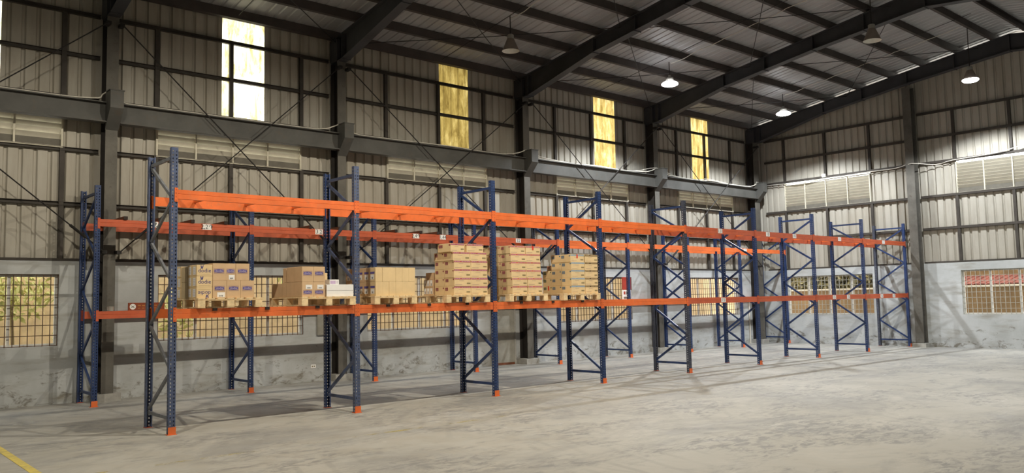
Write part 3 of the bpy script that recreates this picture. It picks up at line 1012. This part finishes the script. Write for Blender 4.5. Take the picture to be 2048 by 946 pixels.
back = rack((0.12, 4.21, 0), 'orange and blue pallet rack row behind, empty and close to the left wall', FLB, 3.24, 1.63,
            {4: ('rack_blue', 'rack_blue_dull'), 5: ('rack_blue', 'rack_blue_dull')}, {},
            [(0, 1, 0.93, '1\u2195'), (0, 1, 1.91, '2,2\u2191'), (1, 1, 1.45, '3,2'), (2, 1, 1.09, '2,4\u2191'), (2, 1, 1.84, '1,44'), (3, 1, 1.4, '32'), (7, 1, 0.3, '15')],
            lambda i, lv: i < 4)
for i in range(8):
    for u in (0.62, 1.4, 2.18):
        put('cross_tie', TIE, front, (i * BAYW + u, 0, 3.26))
for xx in (0.56, 1.32, 2.11, 3.35, 4.15, 4.95, 6.2, 7.0, 7.8):
    put('support_bar', DARK, front, (xx, 0, 1.65))
for xx in (0.60, 1.19, 1.78, 2.41, 4.19, 4.86, 6.27, 6.94, 7.42):
    tb = put('support_bar', TIMB, back, (xx - 0.146, 0, 3.242))
    put('bar_end', DARKT, tb)

# ------------------------------------------------------------------ pallets
def pallet(x0, x1, yf, label, depth=1.1, mat='pallet_wood'):
    W = x1 - x0
    r = empty('wooden_pallet', (x0, yf, 1.655)); tag(r, label, 'pallet', 'wooden pallets on the front rack')
    bw = 0.10
    blk = MB().box(0, bw, 0, 0.12, 0.018, 0.098).mesh('block', 'pallet_wood_pale')
    for u in (0, W / 2 - bw / 2, W - bw):
        for v_ in (0, depth / 2 - 0.06, depth - 0.12):
            put('block', blk, r, (u, v_, 0))
    for u in (0, W / 2 - bw / 2, W - bw):
        MB().box(u, u + bw, 0, depth, 0, 0.017).obj('bottom_board', mat, r)
    for v_ in (0, depth / 2 - 0.06, depth - 0.12):
        MB().box(0, W, v_, v_ + 0.12, 0.0985, 0.116).obj('stringer_board', mat, r)
    n = 7
    for k in range(n):
        u = (W - bw) * k / (n - 1)
        MB().box(u, u + bw, -0.002, depth, 0.1165, 0.134).obj('deck_board', 'pallet_wood_pale', r)
    return r
PTOP = 1.655 + 0.1350
PX = [(0.30, 1.21), (1.82, 2.72), (3.06, 3.86), (4.46, 5.40), (5.86, 6.80), (7.22, 8.24)]
PD = [1.05, 1.1, 0.95, 1.1, 1.0, 1.05]
PLAB = ['wooden pallet under the logo printed cartons, leftmost on the rack', 'wooden pallet under the tall cartons and the white boxes, second from left',
        'wooden pallet under the plain tall cartons, third from left', 'wooden pallet under the tall stack of wine banded cartons',
        'wooden pallet under the red banded cartons, right of the third rack frame', 'wooden pallet under the blue and brown banded cartons, rightmost']
for (a, b_), d, l in zip(PX, PD, PLAB):
    pallet(a, b_, -0.11, l, d)

# ------------------------------------------------------------------ cartons
BOXC = {}
def box_mesh(w, d, h, mat):
    key = (round(w, 3), round(d, 3), round(h, 3), mat)
    if key not in BOXC:
        mb = MB(); e = 0.004
        # chamfered carton with taped seam along the top
        mb.prism([(e, 0), (w - e, 0), (w, e), (w, h - e), (w - e, h), (e, h), (0, h - e), (0, e)], 'y', 0, d)
        BOXC[key] = mb.mesh('cardboard_box', mat)
    return BOXC[key]

LAB = {}
def print_for(kind, w, d, h):
    key = (kind, round(w, 3), round(d, 3), round(h, 3))
    if key in LAB:
        return LAB[key]
    E = 0.0012
    R, U = (1, 0, 0), (0, 0, 1)
    out = []
    def rect(mb, x0, x1, z0, z1, mi, y=-E):
        mb.quad([(x0, y, z0), (x1, y, z0), (x1, y, z1), (x0, y, z1)], mi)
    def srect(mb, v0, v1, z0, z1, mi, x=-E):
        mb.quad([(x, v1, z0), (x, v0, z0), (x, v0, z1), (x, v1, z1)], mi)
    def ellipse(mb, cx, cz, rx, rz, mi, y=-E, n=12, tilt=0.0):
        pts = []
        for j in range(n):
            t = 2 * math.pi * j / n
            a, b_ = rx * math.cos(t), rz * math.sin(t)
            pts.append((cx + a * math.cos(tilt) - b_ * math.sin(tilt), y, cz + a * math.sin(tilt) + b_ * math.cos(tilt)))
        mb.quad(pts, mi)
    if kind in ('ears', 'ears_down'):
        mb = MB(); g = -1 if kind == 'ears_down' else 1
        mb.text('dodie', 0.079, (w * 0.5, -E, h * 0.47), R, U, 0, g < 0)
        ex = w * 0.5 - g * 0.037
        for s in (-1, 1):
            ellipse(mb, ex + s * 0.010, h * 0.47 + g * 0.050, 0.007, 0.027, 0, tilt=-g * s * 0.22)
        rect(mb, w * 0.12, w * 0.88, h * 0.47 - g * 0.048 - 0.001, h * 0.47 - g * 0.048 + 0.001, 1)
        out.append(('printed_logo', mb.mesh('printed_logo', ['ink_navy', 'ink_grey'])))
        mb = MB(); srect(mb, d * 0.25, d * 0.85, h * 0.12, h * 0.85, 0)
        for j in range(4):
            srect(mb, d * 0.32, d * 0.78, h * (0.22 + 0.15 * j), h * (0.25 + 0.15 * j), 1, -2 * E)
        out.append(('paper_label', mb.mesh('paper_label', ['paper_white', 'ink_pale'])))
    elif kind in ('badge', 'badge_label', 'badge_low'):
        mb = MB()
        cz = h * (0.55 if kind != 'badge_low' else 0.30); cx = w * 0.48
        bw_, bh = min(0.125, w * 0.70), 0.048
        rect(mb, cx - bw_ / 2 - 0.008, cx + bw_ / 2 + 0.012, cz - bh / 2 - 0.012, cz + bh / 2 + 0.010, 2, -E)
        rect(mb, cx - bw_ / 2, cx + bw_ / 2, cz - bh / 2 + 0.008, cz + bh / 2 - 0.008, 0, -1.6 * E)
        ellipse(mb, cx, cz, bw_ / 2 + 0.004, bh / 2, 0, -1.8 * E, 16)
        mb.text('dodie', 0.045, (cx, -2.6 * E, cz), R, U, 1)
        out.append(('printed_badge', mb.mesh('printed_badge', ['ink_purple', 'ink_pale', 'ink_rim'])))
        if kind != 'badge':
            mb = MB(); lz = 0.06 * h if kind == 'badge_label' else h * 0.52
            if kind == 'badge_label': lz = h * 0.04
            rect(mb, w * 0.32, w * 0.88, lz, lz + h * 0.28, 0)
            for j in range(7):
                rect(mb, w * (0.44 + 0.045 * j), w * (0.455 + 0.045 * j + 0.012 * (j % 2)), lz + h * 0.04, lz + h * 0.12, 1, -2 * E)
            out.append(('paper_label', mb.mesh('paper_label', ['paper_white', 'ink_black'])))
    elif kind == 'sidebadge':
        mb = MB(); srect(mb, d * 0.15, d * 0.85, h * 0.55, h * 0.70, 0)
        out.append(('printed_badge', mb.mesh('printed_badge', ['ink_purple'])))
        mb = MB(); srect(mb, d * 0.22, d * 0.80, h * 0.16, h * 0.50, 0)
        for j in range(3):
            srect(mb, d * 0.38, d * 0.62, h * (0.2 + 0.05 * j), h * (0.225 + 0.05 * j), 1, -2 * E)
        out.append(('paper_label', mb.mesh('paper_label', ['paper_white', 'ink_black'])))
    elif kind.startswith('band'):
        tone, sq = {'band_wine': ('ink_wine', 'ink_wine_dark'), 'band_red': ('ink_red', 'ink_wine'), 'band_blue': ('ink_blue', 'ink_blue_dark'), 'band_brown': ('ink_brown', 'ink_green')}[kind]
        mb = MB(); rect(mb, 0.004, w - 0.004, h * 0.78, h * 0.97, 0)
        for j in range(9):
            if j != 3:
                rect(mb, w * (0.06 + 0.1 * j), w * (0.13 + 0.1 * j), h * 0.85, h * 0.90, 1, -1.8 * E)
        out.append(('printed_band', mb.mesh('printed_band', [tone, 'ink_lilac' if kind != 'band_brown' else 'carton_yellow'])))
        mb = MB()
        rect(mb, w * 0.28, w * 0.56, h * 0.60, h * 0.635, 0)
        rect(mb, w * 0.06, w * 0.46, h * 0.14, h * 0.18, 0)
        for j in range(3):
            rect(mb, w * 0.73, w * 0.95, h * (0.24 + 0.06 * j), h * (0.275 + 0.06 * j), 1)
        out.append(('printed_text', mb.mesh('printed_text', ['ink_rim', 'ink_olive'])))
        mb = MB(); srect(mb, d * 0.62, d * 0.92, h * 0.50, h * 0.86, 0)
        for j in range(2):
            srect(mb, d * 0.66, d * 0.88, h * (0.58 + 0.12 * j), h * (0.62 + 0.12 * j), 1, -2 * E)
        srect(mb, d * 0.02, d * 0.14, h * 0.72, h * 0.88, 0)
        out.append(('side_mark', mb.mesh('side_mark', [sq, 'ink_rim'])))
    elif kind == 'whitepack':
        mb = MB(); srect(mb, d * 0.3, d * 0.7, h * 0.1, h * 0.9, 0)
        rect(mb, 0.01, w - 0.01, h * 0.02, h * 0.035, 1)
        out.append(('side_print', mb.mesh('side_print', ['ink_purple', 'ink_pale'])))
    elif kind == 'lilac':
        mb = MB(); rect(mb, w * 0.05, w * 0.62, h * 0.08, h * 0.75, 0)
        for j in range(3):
            rect(mb, w * (0.68 + 0.1 * j), w * (0.73 + 0.1 * j), h * 0.15, h * 0.7, 1)
        out.append(('printed_panel', mb.mesh('printed_panel', ['ink_lilac', 'ink_pale'])))
    elif kind == 'smallwhite':
        mb = MB(); srect(mb, d * 0.12, d * 0.88, h * 0.2, h * 0.92, 0)
        srect(mb, d * 0.4, d * 0.62, h * 0.22, h * 0.55, 1, -2 * E)
        out.append(('paper_label', mb.mesh('paper_label', ['paper_white', 'ink_grey'])))
    LAB[key] = out
    return out

def carton(x, y, z, w, d, h, kind, label, cat='box', mat='carton', group=None, rot=0.0, tape=None):
    j = random.Random(hash((round(x, 2), round(y, 2), round(z, 2))) & 0xffff)
    o = put('cardboard_box', box_mesh(w, d, h, mat), None, (x + j.uniform(-.0008, .0008), y + j.uniform(-.006, .0), z), (0, 0, rot))
    tag(o, label, cat, group)
    if kind:
        for nm, me in print_for(kind, w, d, h):
            q_ = put(nm, me, o)
            if nm in ('printed_text', 'side_mark', 'printed_band', 'printed_logo', 'printed_badge', 'paper_label'):
                q_['kind'] = 'stuff'
    if tape is not None:
        if tape >= 0:
            MB().box(w * tape, w * tape + 0.03, -0.0045, -0.0032, h * 0.5, h).obj('tape_flag', 'tape_red', o)
        else:
            MB().box(-0.0045, -0.0032, d * -tape, d * -tape + 0.03, h * 0.45, h).obj('tape_flag', 'tape_red', o)
    return o

YF = -0.055
G = 0.002
LAYER = ['bottom', 'second', 'third', 'fourth', 'fifth', 'sixth']
# ---- pallet 1 -----------------------------------------------------------
z = PTOP
for k, (kd, nm) in enumerate((('ears_down', 'upside down'), ('ears', 'middle'), ('ears', 'top'))):
    carton(0.30, YF, z + k * 0.152, 0.212, 0.165, 0.150, kd, '%s carton with rabbit ear logo, leftmost front stack of the first pallet' % {'upside down': 'bottom upside down', 'middle': 'middle', 'top': 'topmost'}[nm], mat='carton_yellow')
    carton(0.30, YF + 0.17, z + k * 0.152, 0.212, 0.165, 0.150, 'ears', '%s white labelled carton just behind the rabbit ear logo stack' % ['bottom', 'middle', 'top'][k], mat='carton_yellow')
carton(0.30, YF + 0.345, z, 0.30, 0.24, 0.225, None, 'lower grey brown carton at the rear left of the first pallet', mat='carton_grey')
carton(0.30, YF + 0.345, z + 0.227, 0.30, 0.24, 0.215, None, 'upper grey brown carton at the rear left of the first pallet', mat='carton_grey')
for k in range(3):
    carton(0.30, YF + 0.60, z + k * 0.152, 0.212, 0.165, 0.150, 'ears', '%s carton with white side label behind the nearest rack upright' % ['bottom', 'middle', 'top'][k], mat='carton_yellow')
xs = [0.52, 0.718, 0.914]
for k, nm in enumerate(('left', 'middle', 'right')):
    carton(xs[k], YF, z, 0.194, 0.30, 0.240, ('badge_label', 'badge', 'badge')[k], 'lower row carton with purple badge, %s of three on the first pallet' % nm)
for k, (a, w, nm) in enumerate(((0.52, 0.178, 'left'), (0.70, 0.145, 'middle'), (0.847, 0.194, 'right'))):
    carton(a, YF + 0.005, z + 0.242, w, 0.30, 0.236, ('badge', 'badge_label', 'badge')[k], 'upper row carton with purple badge, %s of three on the first pallet' % nm)
carton(0.40, YF + 0.35 + 0.25, z + 0.456, 0.30, 0.25, 0.05, None, 'low carton lying on top at the rear of the first pallet') if False else None
# ---- pallet 2 -----------------------------------------------------------
for k, nm in enumerate(('left', 'right')):
    xx = 1.85 + k * 0.187
    carton(xx, YF, z, 0.185, 0.25, 0.222, 'badge_low', 'lower %s front carton with purple badge on the second pallet' % nm)
    carton(xx, YF, z + 0.224, 0.185, 0.25, 0.226, 'badge', 'upper %s front carton with purple badge on the second pallet' % nm)
carton(1.85, YF + 0.254, z, 0.37, 0.27, 0.222, None, 'lower plain carton behind the front badge cartons, second pallet')
carton(1.85, YF + 0.254, z + 0.224, 0.37, 0.25, 0.226, None, 'upper plain carton behind the front badge cartons, second pallet')
carton(1.85, YF + 0.53, z, 0.37, 0.13, 0.222, None, 'narrow plain carton in the lower row, rear of the second pallet')
carton(1.85, YF + 0.53, z + 0.224, 0.37, 0.10, 0.222, None, 'narrow plain carton in the upper row, rear of the second pallet')
carton(1.85, YF + 0.665, z, 0.37, 0.36, 0.212, None, 'rearmost plain carton on the second pallet, low and alone')
for k in range(2):
    carton(2.255, YF, z + k * 0.091, 0.455, 0.30, 0.090, 'whitepack', '%s flat white box beside the badge cartons on the second pallet' % ['lower', 'upper'][k], mat='carton_white')
carton(2.33, YF + 0.05, z + 0.183, 0.155, 0.15, 0.075, 'lilac', 'small white and lilac box lying on the flat white boxes', mat='carton_white')
carton(2.24, YF + 0.31, z, 0.19, 0.22, 0.245, None, 'brown carton behind the flat white boxes, lower', mat='carton')
carton(2.24, YF + 0.31, z + 0.247, 0.19, 0.22, 0.12, None, 'brown carton behind the flat white boxes, upper', mat='carton_yellow')
# ---- pallet 3 -----------------------------------------------------------
for r_ in range(2):
    for k in range(6):
        carton(3.11 + k * 0.125, YF, z + r_ * 0.227, 0.123, 0.185, 0.225, 'sidebadge' if k == 0 else None,
               '%s row tall plain carton, %s from left on the third pallet' % (['lower', 'upper'][r_], ORD[k]), mat='carton_yellow', group='plain tall cartons')
    for q in range(1, 5):
        carton(3.11, YF + 0.187 * q, z + r_ * 0.227, 0.123, 0.185, 0.225, 'sidebadge',
               '%s row badge labelled carton, %s behind the front row of the third pallet' % (['lower', 'upper'][r_], ORD[q - 1]), mat='carton', group='plain tall cartons')
# ---- pallets 4, 5, 6 ----------------------------------------------------
H4 = 0.147
for L_ in range(6):
    if L_ < 5:
        for c_ in range(2):
            xx = 4.655 + c_ * 0.369 - (0.012 if L_ == 4 else 0) + (0.006 * (L_ % 2))
            carton(xx, YF, z + L_ * H4, 0.366, 0.272, H4 - 0.001, 'band_wine', 'wine banded carton, front %s column, %s layer of the tallest stack' % (['left', 'right'][c_], LAYER[L_]), mat='carton_yellow', group='wine banded cartons')
        carton(4.655 - (0.012 if L_ == 4 else 0), YF + 0.28, z + L_ * H4, 0.366, 0.272, H4 - 0.001, 'band_wine', 'wine banded carton, rear left column, %s layer of the tallest stack' % LAYER[L_], mat='carton_yellow', group='wine banded cartons', tape=None)
carton(4.88, YF + 0.01, z + 5 * H4, 0.30, 0.366, H4 - 0.001, 'band_wine', 'topmost left wine banded carton, turned sideways on the tallest stack', mat='carton_yellow', group='wine banded cartons', rot=0) if False else None
carton(4.60, YF + 0.005, z + 5 * H4, 0.295, 0.375, H4 - 0.001, 'band_wine', 'topmost left carton of the tallest stack, turned end on', mat='carton_yellow', group='wine banded cartons')
carton(4.945, YF + 0.005, z + 5 * H4, 0.366, 0.272, H4 - 0.001, 'band_wine', 'topmost right wine banded carton of the tallest stack', mat='carton_yellow', group='wine banded cartons')
for r_ in range(2):
    for k in range(3):
        carton(4.655, YF + 0.62 + k * 0.092, z + r_ * 0.14, 0.26, 0.09, 0.138, 'smallwhite', 'narrow white labelled carton, %s row, %s behind the tallest stack' % (['lower', 'upper'][r_], ORD[k]), mat='carton', group='narrow white labelled cartons')
carton(4.68, YF + 0.64, z + 0.281, 0.26, 0.22, 0.12, None, 'plain brown carton on the narrow white labelled cartons', mat='carton')
for L_ in range(6):
    off = [0, 0, -0.015, -0.022, -0.03, -0.04][L_]
    for c_ in range(2):
        xx = 5.975 + c_ * ([0.38, 0.375, 0.366, 0.366, 0.366, 0.38][L_]) + off
        carton(xx, YF, z + L_ * H4, 0.362, 0.28, H4 - 0.001, 'band_red', 'red banded carton, front %s column, %s layer, right of third rack frame' % (['left', 'right'][c_], LAYER[L_]), mat='carton_yellow', group='red banded cartons', tape=0.45 if (L_ == 5 and c_ == 1) else None)
    for q in range(2):
        carton(5.975 + off, YF + 0.289 + q * 0.287, z + L_ * H4, 0.362, 0.28, H4 - 0.001, 'band_red', 'red banded carton, %s, %s layer, right of third rack frame' % (['second row back', 'rearmost row'][q], LAYER[L_]), mat='carton_yellow', group='red banded cartons')
for L_ in range(5):
    carton(7.485 - 0.012 * (L_ == 4), YF, z + L_ * 0.151, 0.375, 0.272, 0.150, 'band_blue', 'blue banded carton, front left column, %s layer of the rightmost stack' % LAYER[L_], mat='carton_yellow', group='blue banded cartons', tape=0.45 if L_ == 4 else None)
    carton(7.872, YF, z + L_ * 0.151, 0.362, 0.272, 0.150, 'band_brown', 'dark brown banded carton, front right column, %s layer of the rightmost stack' % LAYER[L_], mat='carton_yellow', group='brown banded cartons')
    carton(7.485 - 0.012 * (L_ == 4), YF + 0.276, z + L_ * 0.151, 0.375, 0.272, 0.150, 'band_blue', 'blue banded carton, second row back, %s layer of the rightmost stack' % LAYER[L_], mat='carton_yellow', group='blue banded cartons')
    if L_ < 3:
        carton(7.485, YF + 0.552, z + L_ * 0.151, 0.375, 0.25, 0.150, 'band_brown', 'green marked carton, rearmost row, %s layer of the rightmost stack' % LAYER[L_], mat='carton_yellow', group='brown banded cartons', tape=-0.3 if L_ == 0 else None)
carton(7.60, YF + 0.60, z + 3 * 0.151, 0.30, 0.20, 0.11, 'band_wine', 'small wine marked carton on the rear of the rightmost stack', mat='carton')

# ------------------------------------------------------------------ high bay lamps
LENS_ID = [0]
def lamp(x, y, zb, kind, label, power=0, col=LED_COL, spot=2.42):
    top = rtop(y) + 0.02
    r = empty('high_bay_lamp', (x, y, top)); tag(r, label, 'lamp', 'high bay lamps')
    b0 = zb - top
    if kind == 'led':
        MB().tube([(0, 0, 0), (0, 0, b0 + 0.24)], 0.011, 8).obj('hanging_rod', 'rod_steel', r)
        MB().lathe([(0.001, b0 + 0.27), (0.04, b0 + 0.27), (0.04, b0 + 0.215), (0.10, b0 + 0.20), (0.105, b0 + 0.13), (0.10, b0 + 0.125)], 24).obj('driver_housing', 'lamp_alu', r, smooth=True)
        MB().lathe([(0.10, b0 + 0.125), (0.112, b0 + 0.10), (0.215, b0 + 0.045), (0.22, b0 + 0.02), (0.212, b0 + 0.005), (0.20, b0 + 0.012)], 28).obj('lamp_body', 'lamp_white', r, smooth=True)
        MB().lathe([(0.13, b0 + 0.092), (0.20, b0 + 0.06), (0.226, b0 + 0.03), (0.222, b0 + 0.005), (0.18, b0 - 0.016), (0.10, b0 - 0.026), (0.001, b0 - 0.028)], 28).obj('lens', 'lamp_lens_cool', r, smooth=True)
    else:
        MB().tube([(0, 0, 0), (0, 0, b0 + 0.36)], 0.011, 8).obj('hanging_rod', 'rod_steel', r)
        MB().lathe([(0.001, b0 + 0.39), (0.055, b0 + 0.385), (0.075, b0 + 0.37), (0.075, b0 + 0.28)], 20).obj('ballast_cap', 'lamp_alu', r, smooth=True)
        MB().lathe([(0.076, b0 + 0.285), (0.09, b0 + 0.26), (0.135, b0 + 0.15), (0.185, b0 + 0.03), (0.20, b0)], 28).obj('reflector', 'lamp_cone', r, smooth=True)
        MB().lathe([(0.198, b0 + 0.001), (0.18, b0 + 0.03), (0.13, b0 + 0.15), (0.085, b0 + 0.26), (0.001, b0 + 0.27)], 28).obj('reflector_lining', 'lamp_inside', r, smooth=True)
        MB().lathe([(0.001, b0 + 0.27), (0.02, b0 + 0.26), (0.022, b0 + 0.20), (0.045, b0 + 0.15), (0.045, b0 + 0.11), (0.02, b0 + 0.075), (0.001, b0 + 0.07)], 16).obj('bulb', 'lamp_white', r, smooth=True)
        if power:
            MB().lathe([(0.204, b0 + 0.03), (0.21, b0 + 0.005), (0.17, b0 - 0.03), (0.10, b0 - 0.045), (0.001, b0 - 0.05)], 28).obj('lens', 'lamp_lens_cool' if col == LED_COL else 'lamp_lens_warm', r, smooth=True)
    if power:
        ld = bpy.data.lights.new('lamp_light', 'SPOT')
        ld.energy = power; ld.color = col; ld.spot_size = spot; ld.spot_blend = 0.30; ld.shadow_soft_size = 0.06
        lo = bpy.data.objects.new('lamp_light', ld); COL.objects.link(lo); lo.parent = r
        lo.location = (0, 0, b0 - 0.13)
    return r
lamp(2.45, 2.4, 7.50, 'bell', 'unlit bell lamp cut by the top edge above the glaring wall panel')
lamp(8.19, 2.38, 7.29, 'bell', 'unlit bell shaped lamp hanging in the second roof bay')
lamp(14.02, 2.46, 7.46, 'led', 'lit round lamp left of the long dark rafter', LED_POWER)
lamp(19.83, 2.48, 7.43, 'led', 'lit round lamp nearest the corner of left and back walls', LED_POWER)
lamp(14.55, -2.9, 7.42, 'bell', 'unlit bell shaped lamp near the ridge at upper right')
lamp(20.24, -2.93, 7.42, 'bell', 'lit glowing lamp in front of the gable at the right', LED_POWER)
# the same rows go on above and behind the photographer
for k, (x, y) in enumerate(((8.7, -2.9), (2.9, -2.9), (-2.9, -2.9))):
    lamp(x, y, 7.42, 'bell', 'lit lamp above the frame, %s of the ridge row towards the viewer' % ORD[k], WARM_POWER, WARM_COL, 3.1)
for k, (x, y) in enumerate(((14.5, -8.6), (5.8, -8.6))):
    lamp(x, y, 7.42, 'bell', 'lit lamp over the right aisle outside the frame, %s' % ['far', 'near'][k], WARM_POWER * 0.6, (1.0, 0.95, 0.87), 2.6)

# ------------------------------------------------------------------ cables and small fittings
LW = [(-4.7, 5.52), (-1.28, 5.5), (-0.28, 5.5), (0.26, 5.54), (0.34, 5.62), (0.5, 5.70), (0.69, 5.52), (1.01, 5.50), (2.5, 5.50), (4.41, 5.50), (4.89, 5.54), (5.1, 5.62), (5.35, 5.70), (5.6, 5.52), (6.31, 5.50), (8.33, 5.52), (9.12, 5.50),
      (10.12, 5.51), (10.6, 5.60), (10.92, 5.70), (11.2, 5.52), (12.34, 5.50), (13.56, 5.51), (14.87, 5.50), (15.9, 5.56), (16.4, 5.70), (16.9, 5.53), (18.6, 5.50), (19.16, 5.55), (20.0, 5.50), (21.5, 5.52), (22.0, 5.70)]
def smooth(pts, n=3):
    out = []
    P = [Vector(p) for p in pts]
    for i in range(len(P) - 1):
        p0, p1, p2, p3 = P[max(i - 1, 0)], P[i], P[i + 1], P[min(i + 2, len(P) - 1)]
        for k in range(n):
            t = k / n
            out.append(0.5 * ((2 * p1) + (p2 - p0) * t + (2 * p0 - 5 * p1 + 4 * p2 - p3) * t * t + (3 * p1 - p0 - 3 * p2 + p3) * t ** 3))
    out.append(P[-1])
    return out
cy_ = CY - 0.06
o = MB().tube(smooth([(a, cy_, b_) for a, b_ in LW]), 0.013, 6).obj('cable', 'cable_white'); tag(o, 'white cable draped along the crane beam on the left wall', 'cable')
LW2 = [(10.95, 5.70), (11.4, 5.56), (12.6, 5.50), (13.8, 5.53), (15.2, 5.50), (16.35, 5.71), (17.2, 5.54), (18.4, 5.50), (19.1, 5.58), (20.3, 5.51), (21.6, 5.53), (22.0, 5.72)]
o = MB().tube(smooth([(a, cy_ + 0.04, b_ + 0.012) for a, b_ in LW2]), 0.010, 6).obj('cable', 'cable_white'); tag(o, 'second thinner white cable running along the far crane beams', 'cable')
BWC = [(5.0, 5.58), (4.72, 5.59), (4.12, 5.57), (3.47, 5.53), (2.64, 5.58), (1.84, 5.58), (1.04, 5.60), (0.19, 5.60), (-0.44, 5.64), (-1.03, 5.55), (-1.54, 5.62), (-2.7, 5.66), (-3.1, 5.72), (-3.5, 5.8)]
o = MB().tube(smooth([(XB - (0.33 if abs(a + 0.36) < 0.3 else 0.05), a, b_ + 0.02) for a, b_ in BWC]), 0.012, 6).obj('cable', 'cable_white'); tag(o, 'white cable strung across the back wall above its vents', 'cable')
o = MB().box(XB - 0.06, XB + 0.004, 2.55, 2.68, 5.645, 5.755).box(XB - 0.068, XB - 0.06, 2.565, 2.665, 5.66, 5.74).obj('junction_box', 'paper_white'); tag(o, 'small white junction box on the back wall above the vent', 'junction box')
for k, (x, l) in enumerate(((8.24, 'thin pale cable climbing the roof from the unlit bell lamp'), (14.07, 'thin pale cable climbing the roof from the left lit lamp'), (19.88, 'thin pale cable climbing the roof from the lit corner lamp'))):
    pts = []
    for q in range(13):
        yy = 2.42 - q * 0.44
        pts.append((x + 0.02 * math.sin(q * 2.1), yy, rtop(yy) - 0.02 - 0.025 * (q % 2)))
    o = MB().tube(smooth(pts, 2), 0.009, 5).obj('cable', 'cable_white'); tag(o, l, 'cable')
# wall socket, panel board, conduit, signs
mb = MB().box(4.72, 4.84, YW - 0.012, YW - 0.001, 0.29, 0.37, 0)
for xx in (4.755, 4.80):
    mb.box(xx - 0.012, xx + 0.012, YW - 0.014, YW - 0.0122, 0.315, 0.345, 1)
tag(mb.obj('wall_socket', ['paper_white', 'ink_olive']), 'small white double socket low on the left wall', 'socket')
mb = MB().box(4.86, 5.08, YW - 0.05, YW - 0.001, 1.0, 2.1, 0).box(4.88, 5.06, YW - 0.056, YW - 0.0505, 1.02, 2.08, 0)
tag(mb.obj('panel_board', 'panel_board'), 'tall drab grey wall panel left of the second steel column', 'panel')
o = MB().tube([(21.65, YW - 0.03, 0.0), (21.65, YW - 0.03, 1.45)], 0.022, 8).tube([(21.65, YW - 0.03, 1.45), (21.65, YW - 0.03, 1.6)], 0.028, 8).obj('conduit', 'cable_white'); tag(o, 'cream vertical pipe low on the left wall beside the corner', 'pipe')
r = empty('wall_notice', (15.15, YW - 0.035, 1.62)); tag(r, 'red and white notice board on the left wall behind the empty rack', 'sign')
MB().box(-0.19, 0.19, 0, 0.03, 0.31, 0.69).obj('red_panel', 'sign_red', r)
mb = MB().box(-0.2, 0.2, 0, 0.02, 0.0, 0.30, 0)
for q in range(3):
    mb.box(-0.15 + q * 0.11, -0.07 + q * 0.11, -0.002, -0.0005, 0.17, 0.26, 1 + q % 2)
mb.box(-0.15, 0.15, -0.002, -0.0005, 0.04, 0.10, 2)
mb.obj('white_panel', ['paper_white', 'sign_red', 'ink_grey'], r)
r = empty('sign_board', (0.66, 4.225, 1.634)); tag(r, 'maroon board with round white emblem lying on the rear rack beam', 'sign')
MB().box(0, 0.62, 0, 0.03, 0, 0.135).obj('board', 'sign_maroon', r)
mb = MB()
pts = [(0.075 + 0.052 * math.cos(t * math.pi / 8), -0.0015, 0.066 + 0.052 * math.sin(t * math.pi / 8)) for t in range(16)]
mb.quad(pts, 0)
for a in (0.6, -0.6):
    d = Vector((math.cos(a), 0, math.sin(a))) * 0.035
    mb.bar(Vector((0.075, -0.0025, 0.066)) - d, Vector((0.075, -0.0025, 0.066)) + d, 0.010, 0.001, (0, 1, 0), 1)
mb.obj('emblem', ['paper_white', 'ink_grey'], r)
mb = MB()
for q in range(6):
    mb.box(0.16 + q * 0.07, 0.21 + q * 0.07, -0.002, -0.0005, 0.075, 0.095)
    mb.box(0.16 + q * 0.07, 0.20 + q * 0.07, -0.002, -0.0005, 0.03, 0.045)
mb.obj('printed_text', 'sign_gold', r)
r = MB().lathe([(0.05, 0), (0.055, 0.045), (0.06, 0.08), (0.062, 0.082), (0.056, 0.08), (0.048, 0.005), (0.001, 0.004)], 16).obj('plastic_bowl', 'lamp_alu', None, (0.37, 4.24, 1.631), True)
tag(r, 'small clear plastic bowl left on the rear rack beam', 'bowl')

d_ = empty('door_1', (9.85, YW - 0.03, 0)); struct(d_); d_['label'] = 'drab olive steel door left of the third column'
MB().box(0, 0.75, 0.005, 0.028, 0.03, 2.05).obj('door_leaf', 'panel_board', d_)
for a in ((-0.05, 0, 0, 2.1), (0.75, 0.80, 0, 2.1)):
    MB().box(a[0], a[1], -0.01, 0.028, a[2], a[3]).obj('door_jamb', 'plinth', d_)
MB().box(0, 0.75, -0.01, 0.028, 2.06, 2.1).obj('door_head', 'plinth', d_)
MB().box(0, 0.75, -0.004, 0.0045, 0.0, 0.06).obj('kick_strip', 'timber_bar', d_)
